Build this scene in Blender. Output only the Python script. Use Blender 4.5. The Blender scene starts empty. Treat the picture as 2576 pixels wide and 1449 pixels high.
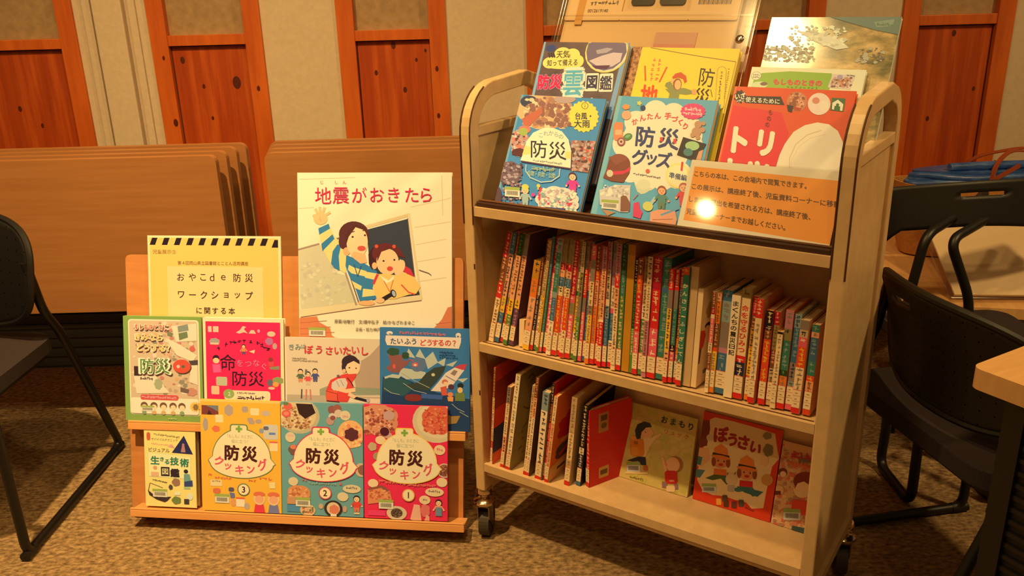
import bpy, math, random
from mathutils import Vector, Matrix
from mathutils.geometry import tessellate_polygon
random.seed(7)
SC = bpy.context.scene
COL = SC.collection
PI = math.pi

# ------------------------------------------------------------ camera, light, exposure
F_PX, PITCH, ROLL, CAM_H = 2165.8, 0.3367, -0.0273, 1.28
fw = Vector((0, math.cos(PITCH), -math.sin(PITCH)))
rt0 = Vector((1, 0, 0)); up0 = rt0.cross(fw)
rt = math.cos(ROLL) * rt0 + math.sin(ROLL) * up0
up = -math.sin(ROLL) * rt0 + math.cos(ROLL) * up0
cd = bpy.data.cameras.new('camera')
cd.sensor_width = 36.0
cd.lens = F_PX / 2576.0 * 36.0
cd.clip_start = 0.05
cam = bpy.data.objects.new('camera', cd); COL.objects.link(cam)
cam.matrix_world = Matrix(((rt.x, up.x, -fw.x, 0), (rt.y, up.y, -fw.y, 0), (rt.z, up.z, -fw.z, CAM_H), (0, 0, 0, 1)))
SC.camera = cam
vs = SC.view_settings
vs.view_transform = 'Standard'; vs.look = 'None'; vs.gamma = 1.0; vs.use_curve_mapping = False
vs.exposure = -0.17
WARM = (1.0, 0.655, 0.24)
w = bpy.data.worlds.new('room_ambience'); SC.world = w; w.use_nodes = True
bg = w.node_tree.nodes['Background']
bg.inputs[0].default_value = (1.0, 0.56, 0.20, 1); bg.inputs[1].default_value = 0.15

def ceiling_lamp(name, loc, power, size, target, spread=180):
    l = bpy.data.lights.new(name, 'AREA'); l.shape = 'DISK'; l.size = size
    l.energy = power; l.color = WARM; l.spread = math.radians(spread)
    o = bpy.data.objects.new(name, l); COL.objects.link(o); o.location = loc
    d = Vector(target) - Vector(loc)
    o.rotation_euler = d.to_track_quat('-Z', 'Y').to_euler()
ceiling_lamp('ceiling_lamp', (-2.22, 0.07, 3.20), 14, 0.06, (-0.6, 1.7, 0.3))
ceiling_lamp('ceiling_lamp', (-0.97, 0.88, 3.20), 31, 0.08, (-0.95, 2.10, 0.3), 80)
ceiling_lamp('ceiling_lamp', (-0.05, 1.10, 3.20), 17, 0.16, (0.0, 1.7, 0.3), 150)
ceiling_lamp('ceiling_lamp', (0.35, -0.50, 3.20), 9, 0.25, (0.1, 2.4, 0.5))
ceiling_lamp('ceiling_lamp', (2.30, 0.60, 3.20), 34, 0.25, (1.0, 1.9, 0.6), 140)

# ------------------------------------------------------------ colours and materials
def s2l(c):
    c = c / 255.0
    return c / 12.92 if c <= 0.04045 else ((c + 0.055) / 1.055) ** 2.4
WHITE = (1.02, 0.715, 0.26)
def T(r, g, b):
    """surface colour of something seen as (r,g,b) under the warm room light"""
    return tuple(min(0.93, max(0.012, 0.86 * s2l(v) / k)) for v, k in zip((r, g, b), WHITE))
def N(r, g, b):
    """plain surface colour"""
    return (s2l(r), s2l(g) * 0.87, s2l(b) * 0.79)
MATS = {}
def mat(name, col, rough=0.5, metal=0.0, spec=0.5, bump=None, coat=0.0):
    key = (name,)
    if key in MATS: return MATS[key]
    m = bpy.data.materials.new(name); m.use_nodes = True
    nt = m.node_tree; b = nt.nodes['Principled BSDF']
    b.inputs['Base Color'].default_value = (*col, 1); b.inputs['Roughness'].default_value = rough
    b.inputs['Metallic'].default_value = metal; b.inputs['Specular IOR Level'].default_value = spec
    b.inputs['Coat Weight'].default_value = coat
    if coat: b.inputs['Coat Roughness'].default_value = 0.06
    if bump:
        tc = nt.nodes.new('ShaderNodeTexCoord'); n = nt.nodes.new('ShaderNodeTexNoise')
        n.inputs['Scale'].default_value = bump[0]; n.inputs['Detail'].default_value = 4
        nt.links.new(tc.outputs['Object'], n.inputs['Vector'])
        bn = nt.nodes.new('ShaderNodeBump'); bn.inputs['Strength'].default_value = bump[1]; bn.inputs['Distance'].default_value = 0.002
        nt.links.new(n.outputs['Fac'], bn.inputs['Height']); nt.links.new(bn.outputs['Normal'], b.inputs['Normal'])
    MATS[key] = m
    return m
def noisy(name, cols, scale, stretch=(1, 1, 1), rough=0.5, detail=5, bump=0.0, spec=0.5, metal=0.0, coat=0.0):
    """procedural colour from noise through a colour ramp; cols = [(pos, rgb), ...]"""
    key = (name,)
    if key in MATS: return MATS[key]
    m = bpy.data.materials.new(name); m.use_nodes = True
    nt = m.node_tree; b = nt.nodes['Principled BSDF']
    tc = nt.nodes.new('ShaderNodeTexCoord'); mp = nt.nodes.new('ShaderNodeMapping')
    mp.inputs['Scale'].default_value = stretch
    n = nt.nodes.new('ShaderNodeTexNoise'); n.inputs['Scale'].default_value = scale; n.inputs['Detail'].default_value = detail
    n.inputs['Roughness'].default_value = 0.6
    r = nt.nodes.new('ShaderNodeValToRGB')
    el = r.color_ramp.elements
    while len(el) < len(cols): el.new(0.5)
    for e, (p, c) in zip(el, cols): e.position = p; e.color = (*c, 1)
    nt.links.new(tc.outputs['Object'], mp.inputs['Vector']); nt.links.new(mp.outputs[0], n.inputs['Vector'])
    nt.links.new(n.outputs['Fac'], r.inputs['Fac']); nt.links.new(r.outputs['Color'], b.inputs['Base Color'])
    b.inputs['Roughness'].default_value = rough; b.inputs['Specular IOR Level'].default_value = spec
    b.inputs['Metallic'].default_value = metal; b.inputs['Coat Weight'].default_value = coat
    if coat: b.inputs['Coat Roughness'].default_value = 0.08
    if bump:
        bn = nt.nodes.new('ShaderNodeBump'); bn.inputs['Strength'].default_value = bump; bn.inputs['Distance'].default_value = 0.004
        nt.links.new(n.outputs['Fac'], bn.inputs['Height']); nt.links.new(bn.outputs['Normal'], b.inputs['Normal'])
    MATS[key] = m
    return m
def P(r, g, b):
    """printed ink as it reads in the photograph under full room light"""
    return mat('ink_%02x%02x%02x' % (r, g, b), T(r, g, b), 0.42, spec=0.35)
def Q(r, g, b):
    """printed ink or cloth by its own colour"""
    return mat('tint_%02x%02x%02x' % (r, g, b), N(r, g, b), 0.45, spec=0.35)
def clear(name, rough=0.05, tint=(1, 1, 1), alpha=0.14):
    key = (name,)
    if key in MATS: return MATS[key]
    m = bpy.data.materials.new(name); m.use_nodes = True
    nt = m.node_tree; nt.nodes.remove(nt.nodes['Principled BSDF'])
    out = nt.nodes['Material Output']; mx = nt.nodes.new('ShaderNodeMixShader')
    tr = nt.nodes.new('ShaderNodeBsdfTransparent'); tr.inputs[0].default_value = (*tint, 1)
    gl = nt.nodes.new('ShaderNodeBsdfGlossy'); gl.inputs['Roughness'].default_value = rough
    fr = nt.nodes.new('ShaderNodeLayerWeight'); fr.inputs[0].default_value = 0.5
    pw = nt.nodes.new('ShaderNodeMath'); pw.operation = 'POWER'; pw.inputs[1].default_value = 4.0
    ad = nt.nodes.new('ShaderNodeMath'); ad.operation = 'MULTIPLY_ADD'; ad.inputs[1].default_value = 0.6; ad.inputs[2].default_value = 0.03 + alpha * 0.12
    nt.links.new(fr.outputs['Facing'], pw.inputs[0]); nt.links.new(pw.outputs[0], ad.inputs[0]); nt.links.new(ad.outputs[0], mx.inputs[0])
    nt.links.new(tr.outputs[0], mx.inputs[1]); nt.links.new(gl.outputs[0], mx.inputs[2])
    nt.links.new(mx.outputs[0], out.inputs[0])
    MATS[key] = m
    return m

# ------------------------------------------------------------ mesh helpers
class MB:
    def __init__(s): s.v = []; s.f = []; s.mi = []; s.mats = []
    def slot(s, m):
        for i, x in enumerate(s.mats):
            if x is m: return i
        s.mats.append(m); return len(s.mats) - 1
    def add(s, vs_, fs, m):
        k = len(s.v); i = s.slot(m)
        s.v.extend([tuple(q) for q in vs_])
        for f in fs: s.f.append([k + j for j in f]); s.mi.append(i)
        return s
    def box(s, x0, y0, z0, x1, y1, z1, m, skip=()):
        x0, x1 = min(x0, x1), max(x0, x1); y0, y1 = min(y0, y1), max(y0, y1); z0, z1 = min(z0, z1), max(z0, z1)
        V = [(x0, y0, z0), (x1, y0, z0), (x1, y1, z0), (x0, y1, z0), (x0, y0, z1), (x1, y0, z1), (x1, y1, z1), (x0, y1, z1)]
        Fd = {'-z': (0, 3, 2, 1), '+z': (4, 5, 6, 7), '-y': (0, 1, 5, 4), '+y': (2, 3, 7, 6), '-x': (0, 4, 7, 3), '+x': (1, 2, 6, 5)}
        return s.add(V, [f for k, f in Fd.items() if k not in skip], m)
    def prism(s, pts, a, b, m, axis='z'):
        """extrude a 2-D outline from a to b; axis names the extrusion direction"""
        n = len(pts)
        def mk(p, t):
            return {'z': (p[0], p[1], t), 'y': (p[0], t, p[1]), 'x': (t, p[0], p[1])}[axis]
        V = [mk(p, a) for p in pts] + [mk(p, b) for p in pts]
        tris = tessellate_polygon([[Vector((p[0], p[1], 0)) for p in pts]])
        Fs = [tuple(t) for t in tris] + [tuple(n + i for i in reversed(t)) for t in tris]
        Fs += [(i, (i + 1) % n, n + (i + 1) % n, n + i) for i in range(n)]
        return s.add(V, Fs, m)
    def sweep(s, path, prof, m, nrm=None, closed=False, smooth=True):
        """sweep a closed 2-D profile along a 3-D path; nrm = fixed reference axis"""
        path = [Vector(p) for p in path]; n = len(path); k = len(prof); V = []
        prev = None
        for i, p in enumerate(path):
            a = path[i - 1] if (i > 0 or closed) else p
            b = path[(i + 1) % n] if (i < n - 1 or closed) else p
            t = (b - a).normalized()
            if nrm is not None: ref = Vector(nrm)
            else: ref = prev if prev is not None else (Vector((0, 0, 1)) if abs(t.z) < 0.9 else Vector((1, 0, 0)))
            x = (ref - t * ref.dot(t)).normalized(); y = t.cross(x); prev = x
            for q in prof: V.append(p + x * q[0] + y * q[1])
        Fs = []
        for i in range(n if closed else n - 1):
            j = (i + 1) % n
            for q in range(k): Fs.append((i * k + q, i * k + (q + 1) % k, j * k + (q + 1) % k, j * k + q))
        if not closed: Fs += [tuple(range(k))[::-1], tuple((n - 1) * k + q for q in range(k))]
        return s.add(V, Fs, m)
    def tube(s, path, r, m, k=12, closed=False):
        return s.sweep(path, [(r * math.cos(2 * PI * i / k), r * math.sin(2 * PI * i / k)) for i in range(k)], m, closed=closed)
    def lathe(s, prof, m, c=(0, 0, 0), k=24):
        V = []; n = len(prof)
        for i in range(k):
            a = 2 * PI * i / k
            for r, z in prof: V.append((c[0] + r * math.cos(a), c[1] + r * math.sin(a), c[2] + z))
        Fs = []
        for i in range(k):
            j = (i + 1) % k
            for q in range(n - 1): Fs.append((i * n + q, j * n + q, j * n + q + 1, i * n + q + 1))
        return s.add(V, Fs, m)
    def build(s, name, parent=None, smooth=False, bevel=0, mw=None):
        me = bpy.data.meshes.new(name); me.from_pydata(s.v, [], s.f)
        for x in s.mats: me.materials.append(x)
        me.polygons.foreach_set('material_index', s.mi)
        me.update()
        o = bpy.data.objects.new(name, me); COL.objects.link(o)
        if smooth:
            me.polygons.foreach_set('use_smooth', [True] * len(me.polygons))
            try: me.set_sharp_from_angle(angle=math.radians(40))
            except Exception: pass
        if parent is not None: o.parent = parent
        if mw is not None: o.matrix_world = mw
        if bevel:
            b = o.modifiers.new('edge', 'BEVEL'); b.width = bevel; b.segments = 2; b.limit_method = 'ANGLE'
        return o
def arc(cx, cy, r, a0, a1, n=8):
    return [(cx + r * math.cos(math.radians(a0 + (a1 - a0) * i / n)), cy + r * math.sin(math.radians(a0 + (a1 - a0) * i / n))) for i in range(n + 1)]
def rrect(x0, y0, x1, y1, r, n=5):
    return arc(x1 - r, y0 + r, r, -90, 0, n) + arc(x1 - r, y1 - r, r, 0, 90, n) + arc(x0 + r, y1 - r, r, 90, 180, n) + arc(x0 + r, y0 + r, r, 180, 270, n)
def smooth_path(pts, r, n=6):
    """round the corners of a polyline"""
    pts = [Vector(p) for p in pts]; out = [pts[0]]
    for i in range(1, len(pts) - 1):
        a, b, c = pts[i - 1], pts[i], pts[i + 1]
        d1 = (a - b); d2 = (c - b); q = min(r, d1.length * .45, d2.length * .45)
        s0 = b + d1.normalized() * q; s1 = b + d2.normalized() * q
        for k in range(n + 1):
            t = k / n; out.append((1 - t) ** 2 * s0 + 2 * t * (1 - t) * b + t * t * s1)
    out.append(pts[-1]); return out
def empty(name, mw=None, parent=None):
    o = bpy.data.objects.new(name, None); COL.objects.link(o); o.empty_display_size = 0.02
    if parent is not None: o.parent = parent
    if mw is not None: o.matrix_world = mw
    return o
def tag(o, label, cat, group=None, kind=None):
    o['label'] = label; o['category'] = cat
    if group: o['group'] = group
    if kind: o['kind'] = kind
    return o
def frame(org, x, y, z):
    return Matrix(((x[0], y[0], z[0], org[0]), (x[1], y[1], z[1], org[1]), (x[2], y[2], z[2], org[2]), (0, 0, 0, 1)))

# ------------------------------------------------------------ printed artwork as thin layered shapes
_TX = {}
def text_tris(s, bold=0.0, ls=1.0, sp=1.0):
    key = (s, round(bold, 3), ls, sp)
    if key in _TX: return _TX[key]
    cu = bpy.data.curves.new('lettering', 'FONT'); cu.body = s; cu.size = 1.0
    cu.align_x = 'CENTER'; cu.resolution_u = 2; cu.offset = bold; cu.space_line = ls; cu.space_character = sp
    cu.fill_mode = 'FRONT'
    o = bpy.data.objects.new('lettering', cu); COL.objects.link(o)
    bpy.context.view_layer.update()
    dg = bpy.context.evaluated_depsgraph_get()
    me = bpy.data.meshes.new_from_object(o.evaluated_get(dg))
    me.calc_loop_triangles()
    vv = [(v.co.x, v.co.y) for v in me.vertices]
    tr = [[vv[i] for i in t.vertices] for t in me.loop_triangles]
    bpy.data.objects.remove(o); bpy.data.meshes.remove(me); bpy.data.curves.remove(cu)
    if tr:
        xs = [p[0] for t in tr for p in t]; ys = [p[1] for t in tr for p in t]
        bb = (min(xs), min(ys), max(xs), max(ys))
    else: bb = (0, 0, 1, 1)
    _TX[key] = (tr, bb); return _TX[key]
def clip(poly, w, h):
    for ax, lim, sg in ((0, 0, 1), (0, w, -1), (1, 0, 1), (1, h, -1)):
        out = []
        for i in range(len(poly)):
            a, b = poly[i - 1], poly[i]
            da, db = sg * (a[ax] - lim), sg * (b[ax] - lim)
            if (da < 0) != (db < 0):
                t = da / (da - db); out.append((a[0] + (b[0] - a[0]) * t, a[1] + (b[1] - a[1]) * t))
            if db >= 0: out.append(b)
        poly = out
        if len(poly) < 3: return []
    return poly
class Art:
    """a printed face of w x h metres; drawn in the pixel frame given by three of its corners"""
    def __init__(s, w, h, TL, TR, BL, z=0.0003, step=0.000014):
        s.w, s.h, s.z, s.step = w, h, z, step
        s.o = TL; s.e = (TR[0] - TL[0], TR[1] - TL[1]); s.g = (BL[0] - TL[0], BL[1] - TL[1])
        s.det = s.e[0] * s.g[1] - s.e[1] * s.g[0]
        s.mb = MB(); s.k = h / math.hypot(*s.g)
    def pt(s, p):
        dx, dy = p[0] - s.o[0], p[1] - s.o[1]
        a = (dx * s.g[1] - dy * s.g[0]) / s.det; b = (s.e[0] * dy - s.e[1] * dx) / s.det
        return (a * s.w, s.h - b * s.h)
    def tri(s, t, m):
        inb = all(-1e-6 <= p[0] <= s.w + 1e-6 and -1e-6 <= p[1] <= s.h + 1e-6 for p in t)
        q = t if inb else clip(list(t), s.w, s.h)
        if len(q) < 3: return
        a = sum(q[i - 1][0] * q[i][1] - q[i][0] * q[i - 1][1] for i in range(len(q)))
        if abs(a) < 1e-12: return
        if a < 0: q = q[::-1]
        s.mb.add([(x, y, s.z) for x, y in q], [tuple(range(len(q)))], m)
    def up(s): s.z += s.step; return s
    def poly(s, pts, m):
        s.up(); q = [s.pt(p) for p in pts]
        for t in tessellate_polygon([[Vector((x, y, 0)) for x, y in q]]): s.tri([q[i] for i in t], m)
        return s
    def rect(s, x0, y0, x1, y1, m): return s.poly([(x0, y0), (x1, y0), (x1, y1), (x0, y1)], m)
    def rr(s, x0, y0, x1, y1, r, m): return s.poly(rrect(x0, y0, x1, y1, r), m)
    def ell(s, cx, cy, rx, ry, m, n=22, rot=0):
        c, q = math.cos(math.radians(rot)), math.sin(math.radians(rot))
        return s.poly([(cx + rx * math.cos(a) * c - ry * math.sin(a) * q, cy + rx * math.cos(a) * q + ry * math.sin(a) * c) for a in [2 * PI * i / n for i in range(n)]], m)
    def blob(s, cx, cy, rx, ry, m, bumps=7, amp=.15, seed=0):
        n = bumps * 6
        return s.poly([(cx + rx * (1 + amp * abs(math.sin(bumps * a / 2 + seed)) - amp / 2) * math.cos(a), cy + ry * (1 + amp * abs(math.sin(bumps * a / 2 + seed)) - amp / 2) * math.sin(a)) for a in [2 * PI * i / n for i in range(n)]], m)
    def star(s, cx, cy, rx, ry, m, n=18, amp=.15):
        return s.poly([(cx + rx * (1 - (amp if i % 2 else 0)) * math.cos(PI * i / n), cy + ry * (1 - (amp if i % 2 else 0)) * math.sin(PI * i / n)) for i in range(2 * n)], m)
    def line(s, pts, wd, m, closed=False):
        s.up(); pts = list(pts) + ([pts[0]] if closed else [])
        for a, b in zip(pts[:-1], pts[1:]):
            s.z += 4e-6
            d = math.hypot(b[0] - a[0], b[1] - a[1]) or 1; nx, ny = -(b[1] - a[1]) / d * wd / 2, (b[0] - a[0]) / d * wd / 2
            ex, ey = (b[0] - a[0]) / d * wd * .3, (b[1] - a[1]) / d * wd * .3
            q = [s.pt(p) for p in ((a[0] + nx - ex, a[1] + ny - ey), (b[0] + nx + ex, b[1] + ny + ey), (b[0] - nx + ex, b[1] - ny + ey), (a[0] - nx - ex, a[1] - ny - ey))]
            s.tri([q[0], q[1], q[2]], m); s.tri([q[0], q[2], q[3]], m)
        return s
    def text(s, t, cx, cy, size, m, rot=0, bold=0.012, width=None, out=None, ow=0.05, sp=1.0, ls=1.0, along=None, sx=1.0):
        """cx,cy = centre; size = glyph height in px; width = fit the line to this many px; bold = stroke growth"""
        if out is not None: s.text(t, cx, cy, size, out, rot, bold + ow, width, None, 0, sp, ls, along, sx)
        if not t: return s
        tr, bb = text_tris(t, 0.0, ls, sp); s.up()
        mx, my = (bb[0] + bb[2]) / 2, (bb[1] + bb[3]) / 2
        k = size; kx = width / max(1e-6, bb[2] - bb[0]) if width else size * sx
        c, q = math.cos(math.radians(rot)), math.sin(math.radians(rot))
        e = max(0, bold - .006); n = 0 if e < .004 else (4 if e < .03 else 8)
        sh = [(0, 0)] if n == 0 else [(e * math.cos(2 * PI * (i + .5) / n), e * math.sin(2 * PI * (i + .5) / n)) for i in range(n)] + ([(0, 0)] if e > .035 else [])
        for ox, oy in sh:
            s.z += 5e-6
            for tt in tr:
                pp = []
                for x, y in tt:
                    X, Y = (x - mx) * kx + ox * size, -(y - my) * k + oy * size
                    pp.append(s.pt((cx + X * c - Y * q, cy + X * q + Y * c)))
                s.tri(pp, m)
        return s
    def marks(s, x0, y0, x1, y1, n, m, size=None, seed=1):
        """a run of small print too small to read: n glyph-like clusters of strokes"""
        rnd = random.Random(seed * 31 + n); L = math.hypot(x1 - x0, y1 - y0); g = size or L / n * .8; s.up()
        dx, dy = (x1 - x0) / max(L, 1e-6), (y1 - y0) / max(L, 1e-6)
        for i in range(n):
            cx, cy = x0 + (x1 - x0) * (i + .5) / n, y0 + (y1 - y0) * (i + .5) / n
            for k in range(3):
                s.z += 2e-6
                if rnd.random() < .5: w_, h_ = g * .42, g * .09
                else: w_, h_ = g * .09, g * .42
                ox, oy = rnd.uniform(-.25, .25) * g, rnd.uniform(-.3, .3) * g
                q = [s.pt((cx + ox + a * w_, cy + oy + b * h_)) for a, b in ((-1, -1), (1, -1), (1, 1), (-1, 1))]
                s.tri([q[0], q[1], q[2]], m); s.tri([q[0], q[2], q[3]], m)
        return s
    def speck(s, x0, y0, x1, y1, n, cols, r0, r1, seed=3):
        rnd = random.Random(seed); n = int(n * 2.0); r0, r1 = r0 * .5, r1 * .7
        for c in cols:
            s.up()
            for i in range(n):
                s.z += 3e-6
                cx, cy = rnd.uniform(x0, x1), rnd.uniform(y0, y1); r = rnd.uniform(r0, r1); a0 = rnd.uniform(0, 6)
                q = [s.pt((cx + r * rnd.uniform(.6, 1.2) * math.cos(a0 + a), cy + r * rnd.uniform(.5, 1) * math.sin(a0 + a))) for a in (0, 1.3, 2.5, 3.8, 5.0)]
                for k in (1, 2, 3): s.tri([q[0], q[k], q[k + 1]], c)
        return s
    def barcode(s, x0, y0, x1, y1, g=True):
        hh = y1 - y0
        s.rect(x0, y0, x1, y1, P(232, 205, 140))
        if g: s.rect(x0 - .02 * (x1 - x0), y0 - .25 * hh, x1, y0 + .15 * hh, P(165, 165, 60))
        n = 16
        for i in range(n):
            xa = x0 + (x1 - x0) * (.12 + .76 * i / n); s.rect(xa, y0 + .25 * hh, xa + (x1 - x0) * .028, y0 + .78 * hh, P(105, 80, 45))
        return s
    def build(s, parent, name='printed_cover'): return s.mb.build(name, parent)
# ------------------------------------------------------------ the room
M_wall = noisy('wall_plaster', [(0.3, N(196, 188, 172)), (0.7, N(206, 198, 182))], 60, rough=0.9, bump=0.12)
M_carpet = noisy('carpet', [(0.30, N(84, 68, 52)), (0.5, N(140, 122, 94)), (0.72, N(186, 166, 134))], 60, (1.0, 1.7, 1), rough=1.0, detail=9, bump=0.6, spec=0.1)
M_pine = noisy('pine_frame', [(0.3, N(176, 84, 26)), (0.7, N(206, 110, 40))], 5, (6, 6, 0.6), rough=0.45)
M_pinep = noisy('pine_panel', [(0.25, N(140, 52, 14)), (0.5, N(168, 72, 22)), (0.75, N(200, 104, 40))], 4, (7, 7, 0.45), rough=0.45)
M_knot = mat('pine_knot', N(80, 26, 12), 0.5)
M_gap = mat('shadow_gap', N(48, 20, 12), 0.8)
M_frost = noisy('frosted_pane', [(0.3, N(150, 132, 104)), (0.7, N(172, 152, 122))], 40, rough=0.35, spec=0.5)
WALL_Y = 3.06
def struct(o): o['kind'] = 'structure'; return o
b = MB(); b.add([(-5, -2.5, 0), (5, -2.5, 0), (5, WALL_Y + .1, 0), (-5, WALL_Y + .1, 0)], [(0, 1, 2, 3)], M_carpet)
struct(b.build('floor'))
# openings of the five narrow pine doors, in the plane of the wall
SW = WALL_Y / 3.0
doors = [(-2.04, -1.425), (-1.182, -0.81), (-0.558, -0.196), (0.071, 0.43), (0.70, 1.066), (1.326, 1.70), (1.97, 2.34)]
doors = [(a * SW, c * SW) for a, c in doors]
RAIL_T, RAIL_B = 1.152, 1.118
b = MB(); xs = [-5.0] + [v for d in doors for v in d] + [5.0]
for i in range(0, len(xs), 2): b.box(xs[i], WALL_Y, 0, xs[i + 1], WALL_Y + .12, 2.9, M_wall)
b.box(-5, WALL_Y + .10, 0, 5, WALL_Y + .12, 2.9, M_wall)
# shallow vertical flutes on the wide pilaster and slim ribs on the piers
struct(b.build('wall_back'))
px0, px1 = -1.392 * SW, -1.212 * SW
b = MB()
b.box(px0 + .000, WALL_Y - .012, 0, px0 + .030, WALL_Y, 2.9, M_wall)
b.box(px0 + .042, WALL_Y - .030, 0, px1 - .042, WALL_Y, 2.9, M_wall)
b.box(px1 - .030, WALL_Y - .012, 0, px1 - .004, WALL_Y, 2.9, M_wall)
struct(b.build('trim_1', bevel=.004))
knots = {0: [(.62, .92, .010), (.75, .86, .008)], 1: [(.13, 1.07, .012), (.80, .99, .022), (.36, .98, .008), (.42, .87, .007), (-.08, 1.08, .007), (-.05, .86, .013), (1.10, .97, .009)],
         2: [(.50, 1.10, .012), (.24, 1.01, .009), (.62, .95, .010), (.80, 1.05, .007), (1.08, 1.02, .009), (1.07, .86, .009), (.93, 1.08, .006)], 3: [(.4, 1.0, .010)], 4: [(.6, .95, .010)], 5: [(.5, 1.09, .011), (.3, .8, .009), (.86, .9, .008)], 6: [(.4, .9, .01)]}
for i, (x0, x1) in enumerate(doors):
    r = empty('door_%d' % (i + 1), Matrix.Translation((x0, WALL_Y, 0))); r['kind'] = 'structure'
    W_ = x1 - x0; sw = .058; y0, y1 = -.012, .05
    b = MB(); b.box(0, y0, 0, sw, y1, 2.6, M_pine); b.box(W_ - sw, y0, 0, W_, y1, 2.6, M_pine)
    b.box(sw, y0 + .004, RAIL_B, W_ - sw, y1, RAIL_T, M_pine); b.box(sw, y0 + .004, 2.52, W_ - sw, y1, 2.6, M_pine)
    for (kx, kz, kr) in knots[i]:
        if kx < 0 or kx > 1: b.prism([(sw + kx * (W_ - 2 * sw) + kr * .6 * math.cos(a), kz + kr * math.sin(a)) for a in [k * PI / 5 for k in range(10)]], y0 - .0006, y0 + .001, M_knot, 'y')
    b.build('door_frame', r, bevel=.002)
    b = MB(); b.box(sw + .003, .010, .02, W_ - sw - .003, .04, RAIL_B - .004, M_pinep)
    for (kx, kz, kr) in knots[i]:
        if 0 <= kx <= 1: b.prism([(sw + kx * (W_ - 2 * sw) + kr * .65 * math.cos(a), kz + kr * math.sin(a)) for a in [k * PI / 6 for k in range(12)]], .0092, .011, M_knot, 'y')
    b.build('door_panel', r)
    b = MB(); b.box(sw, .0095, 0, sw + .003, .0405, RAIL_B, M_gap); b.box(W_ - sw - .003, .0095, 0, W_ - sw, .0405, RAIL_B, M_gap); b.box(sw, .0095, RAIL_B - .004, W_ - sw, .0405, RAIL_B, M_gap)
    b.build('panel_groove', r)
    b = MB(); b.box(sw, .020, RAIL_T, W_ - sw, .034, 2.52, M_frost); b.build('frosted_pane', r)

# ------------------------------------------------------------ folded meeting tables behind the stand
M_ttop = noisy('table_laminate', [(0.3, N(156, 110, 68)), (0.5, N(162, 116, 73)), (0.7, N(168, 122, 79))], 8, (0.5, 3, 9), rough=0.5)
M_tedge = mat('table_edge', N(150, 116, 72), 0.5)
M_black = mat('black_metal', N(15, 14, 15), 0.42)
M_blackp = mat('black_plastic', N(16, 15, 18), 0.5)
def folding_table(x0, x1, y, label, corner_left):
    r = tag(empty('folding_table', Matrix.Translation(((x0 + x1) / 2, y, 0))), label, 'table', 'folded meeting tables stacked against the wall')
    hw = (x1 - x0) / 2
    b = MB(); b.prism(rrect(-hw, .385, hw, .848, .022), -.014, .012, M_ttop, 'y'); b.build('tabletop', r, bevel=.003)
    b = MB(); b.box(-hw + .08, .020, .19, hw - .08, .026, .385, M_blackp)
    for k in range(6): b.box(-hw + .08, .016, .20 + k * .031, hw - .08, .020, .213 + k * .031, M_black)
    b.build('modesty_panel', r)
    for sx in (-1, 1):
        b = MB(); cx = sx * (hw - .16)
        b.box(cx - .02, .030, .06, cx + .02, .058, .66, M_black)
        b.box(cx - .022, .012, .045, cx + .022, .060, .075, M_black)
        b.build('leg', r, bevel=.003)
        for yy in (.036,):
            b = MB(); b.prism([(yy + .02 * math.cos(a), .021 + .02 * math.sin(a)) for a in [2 * PI * q / 14 for q in range(14)]], cx - .010, cx + .010, M_blackp, 'x'); b.build('caster', r)
    return r
for k in range(4):
    w_ = ('front', 'second', 'third', 'rearmost')[k]
    folding_table(-2.30 + .008 * k, -.834 + .010 * k, 2.455 + .066 * k, '%s wood-top folding table of the folded stack on the left by the pine doors' % w_, False)
for k in range(4):
    w_ = ('front', 'second', 'third', 'rearmost')[k]
    folding_table(-.700 - .012 * k + .0, .86 - .02 * k, 2.470 + .066 * k, '%s wood-top folding table of the folded stack behind the white picture book' % w_, True)

# ------------------------------------------------------------ chairs
def perforated():
    key = ('perforated_black',)
    if key in MATS: return MATS[key]
    m = bpy.data.materials.new('perforated_black_plastic'); m.use_nodes = True; nt = m.node_tree; p = nt.nodes['Principled BSDF']
    p.inputs['Base Color'].default_value = (*N(15, 14, 17), 1); p.inputs['Roughness'].default_value = .45
    tc = nt.nodes.new('ShaderNodeTexCoord'); sc = nt.nodes.new('ShaderNodeVectorMath'); sc.operation = 'SCALE'; sc.inputs['Scale'].default_value = 1 / .028
    fr = nt.nodes.new('ShaderNodeVectorMath'); fr.operation = 'FRACTION'; sb = nt.nodes.new('ShaderNodeVectorMath'); sb.operation = 'SUBTRACT'; sb.inputs[1].default_value = (.5, .5, .5)
    ml = nt.nodes.new('ShaderNodeVectorMath'); ml.operation = 'MULTIPLY'; ml.inputs[1].default_value = (1, 0, 1)
    ln = nt.nodes.new('ShaderNodeVectorMath'); ln.operation = 'LENGTH'; lt = nt.nodes.new('ShaderNodeMath'); lt.operation = 'LESS_THAN'; lt.inputs[1].default_value = .055
    tr = nt.nodes.new('ShaderNodeBsdfTransparent'); mx = nt.nodes.new('ShaderNodeMixShader')
    L = nt.links.new
    L(tc.outputs['Object'], sc.inputs[0]); L(sc.outputs[0], fr.inputs[0]); L(fr.outputs[0], sb.inputs[0]); L(sb.outputs[0], ml.inputs[0]); L(ml.outputs[0], ln.inputs[0])
    L(ln.outputs['Value'], lt.inputs[0]); L(lt.outputs[0], mx.inputs[0]); L(p.outputs[0], mx.inputs[1]); L(tr.outputs[0], mx.inputs[2]); L(mx.outputs[0], nt.nodes['Material Output'].inputs[0])
    MATS[key] = m; return m
M_seat = noisy('seat_fabric', [(0.35, N(30, 24, 30)), (0.65, N(44, 34, 42))], 300, rough=.9)
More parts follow.
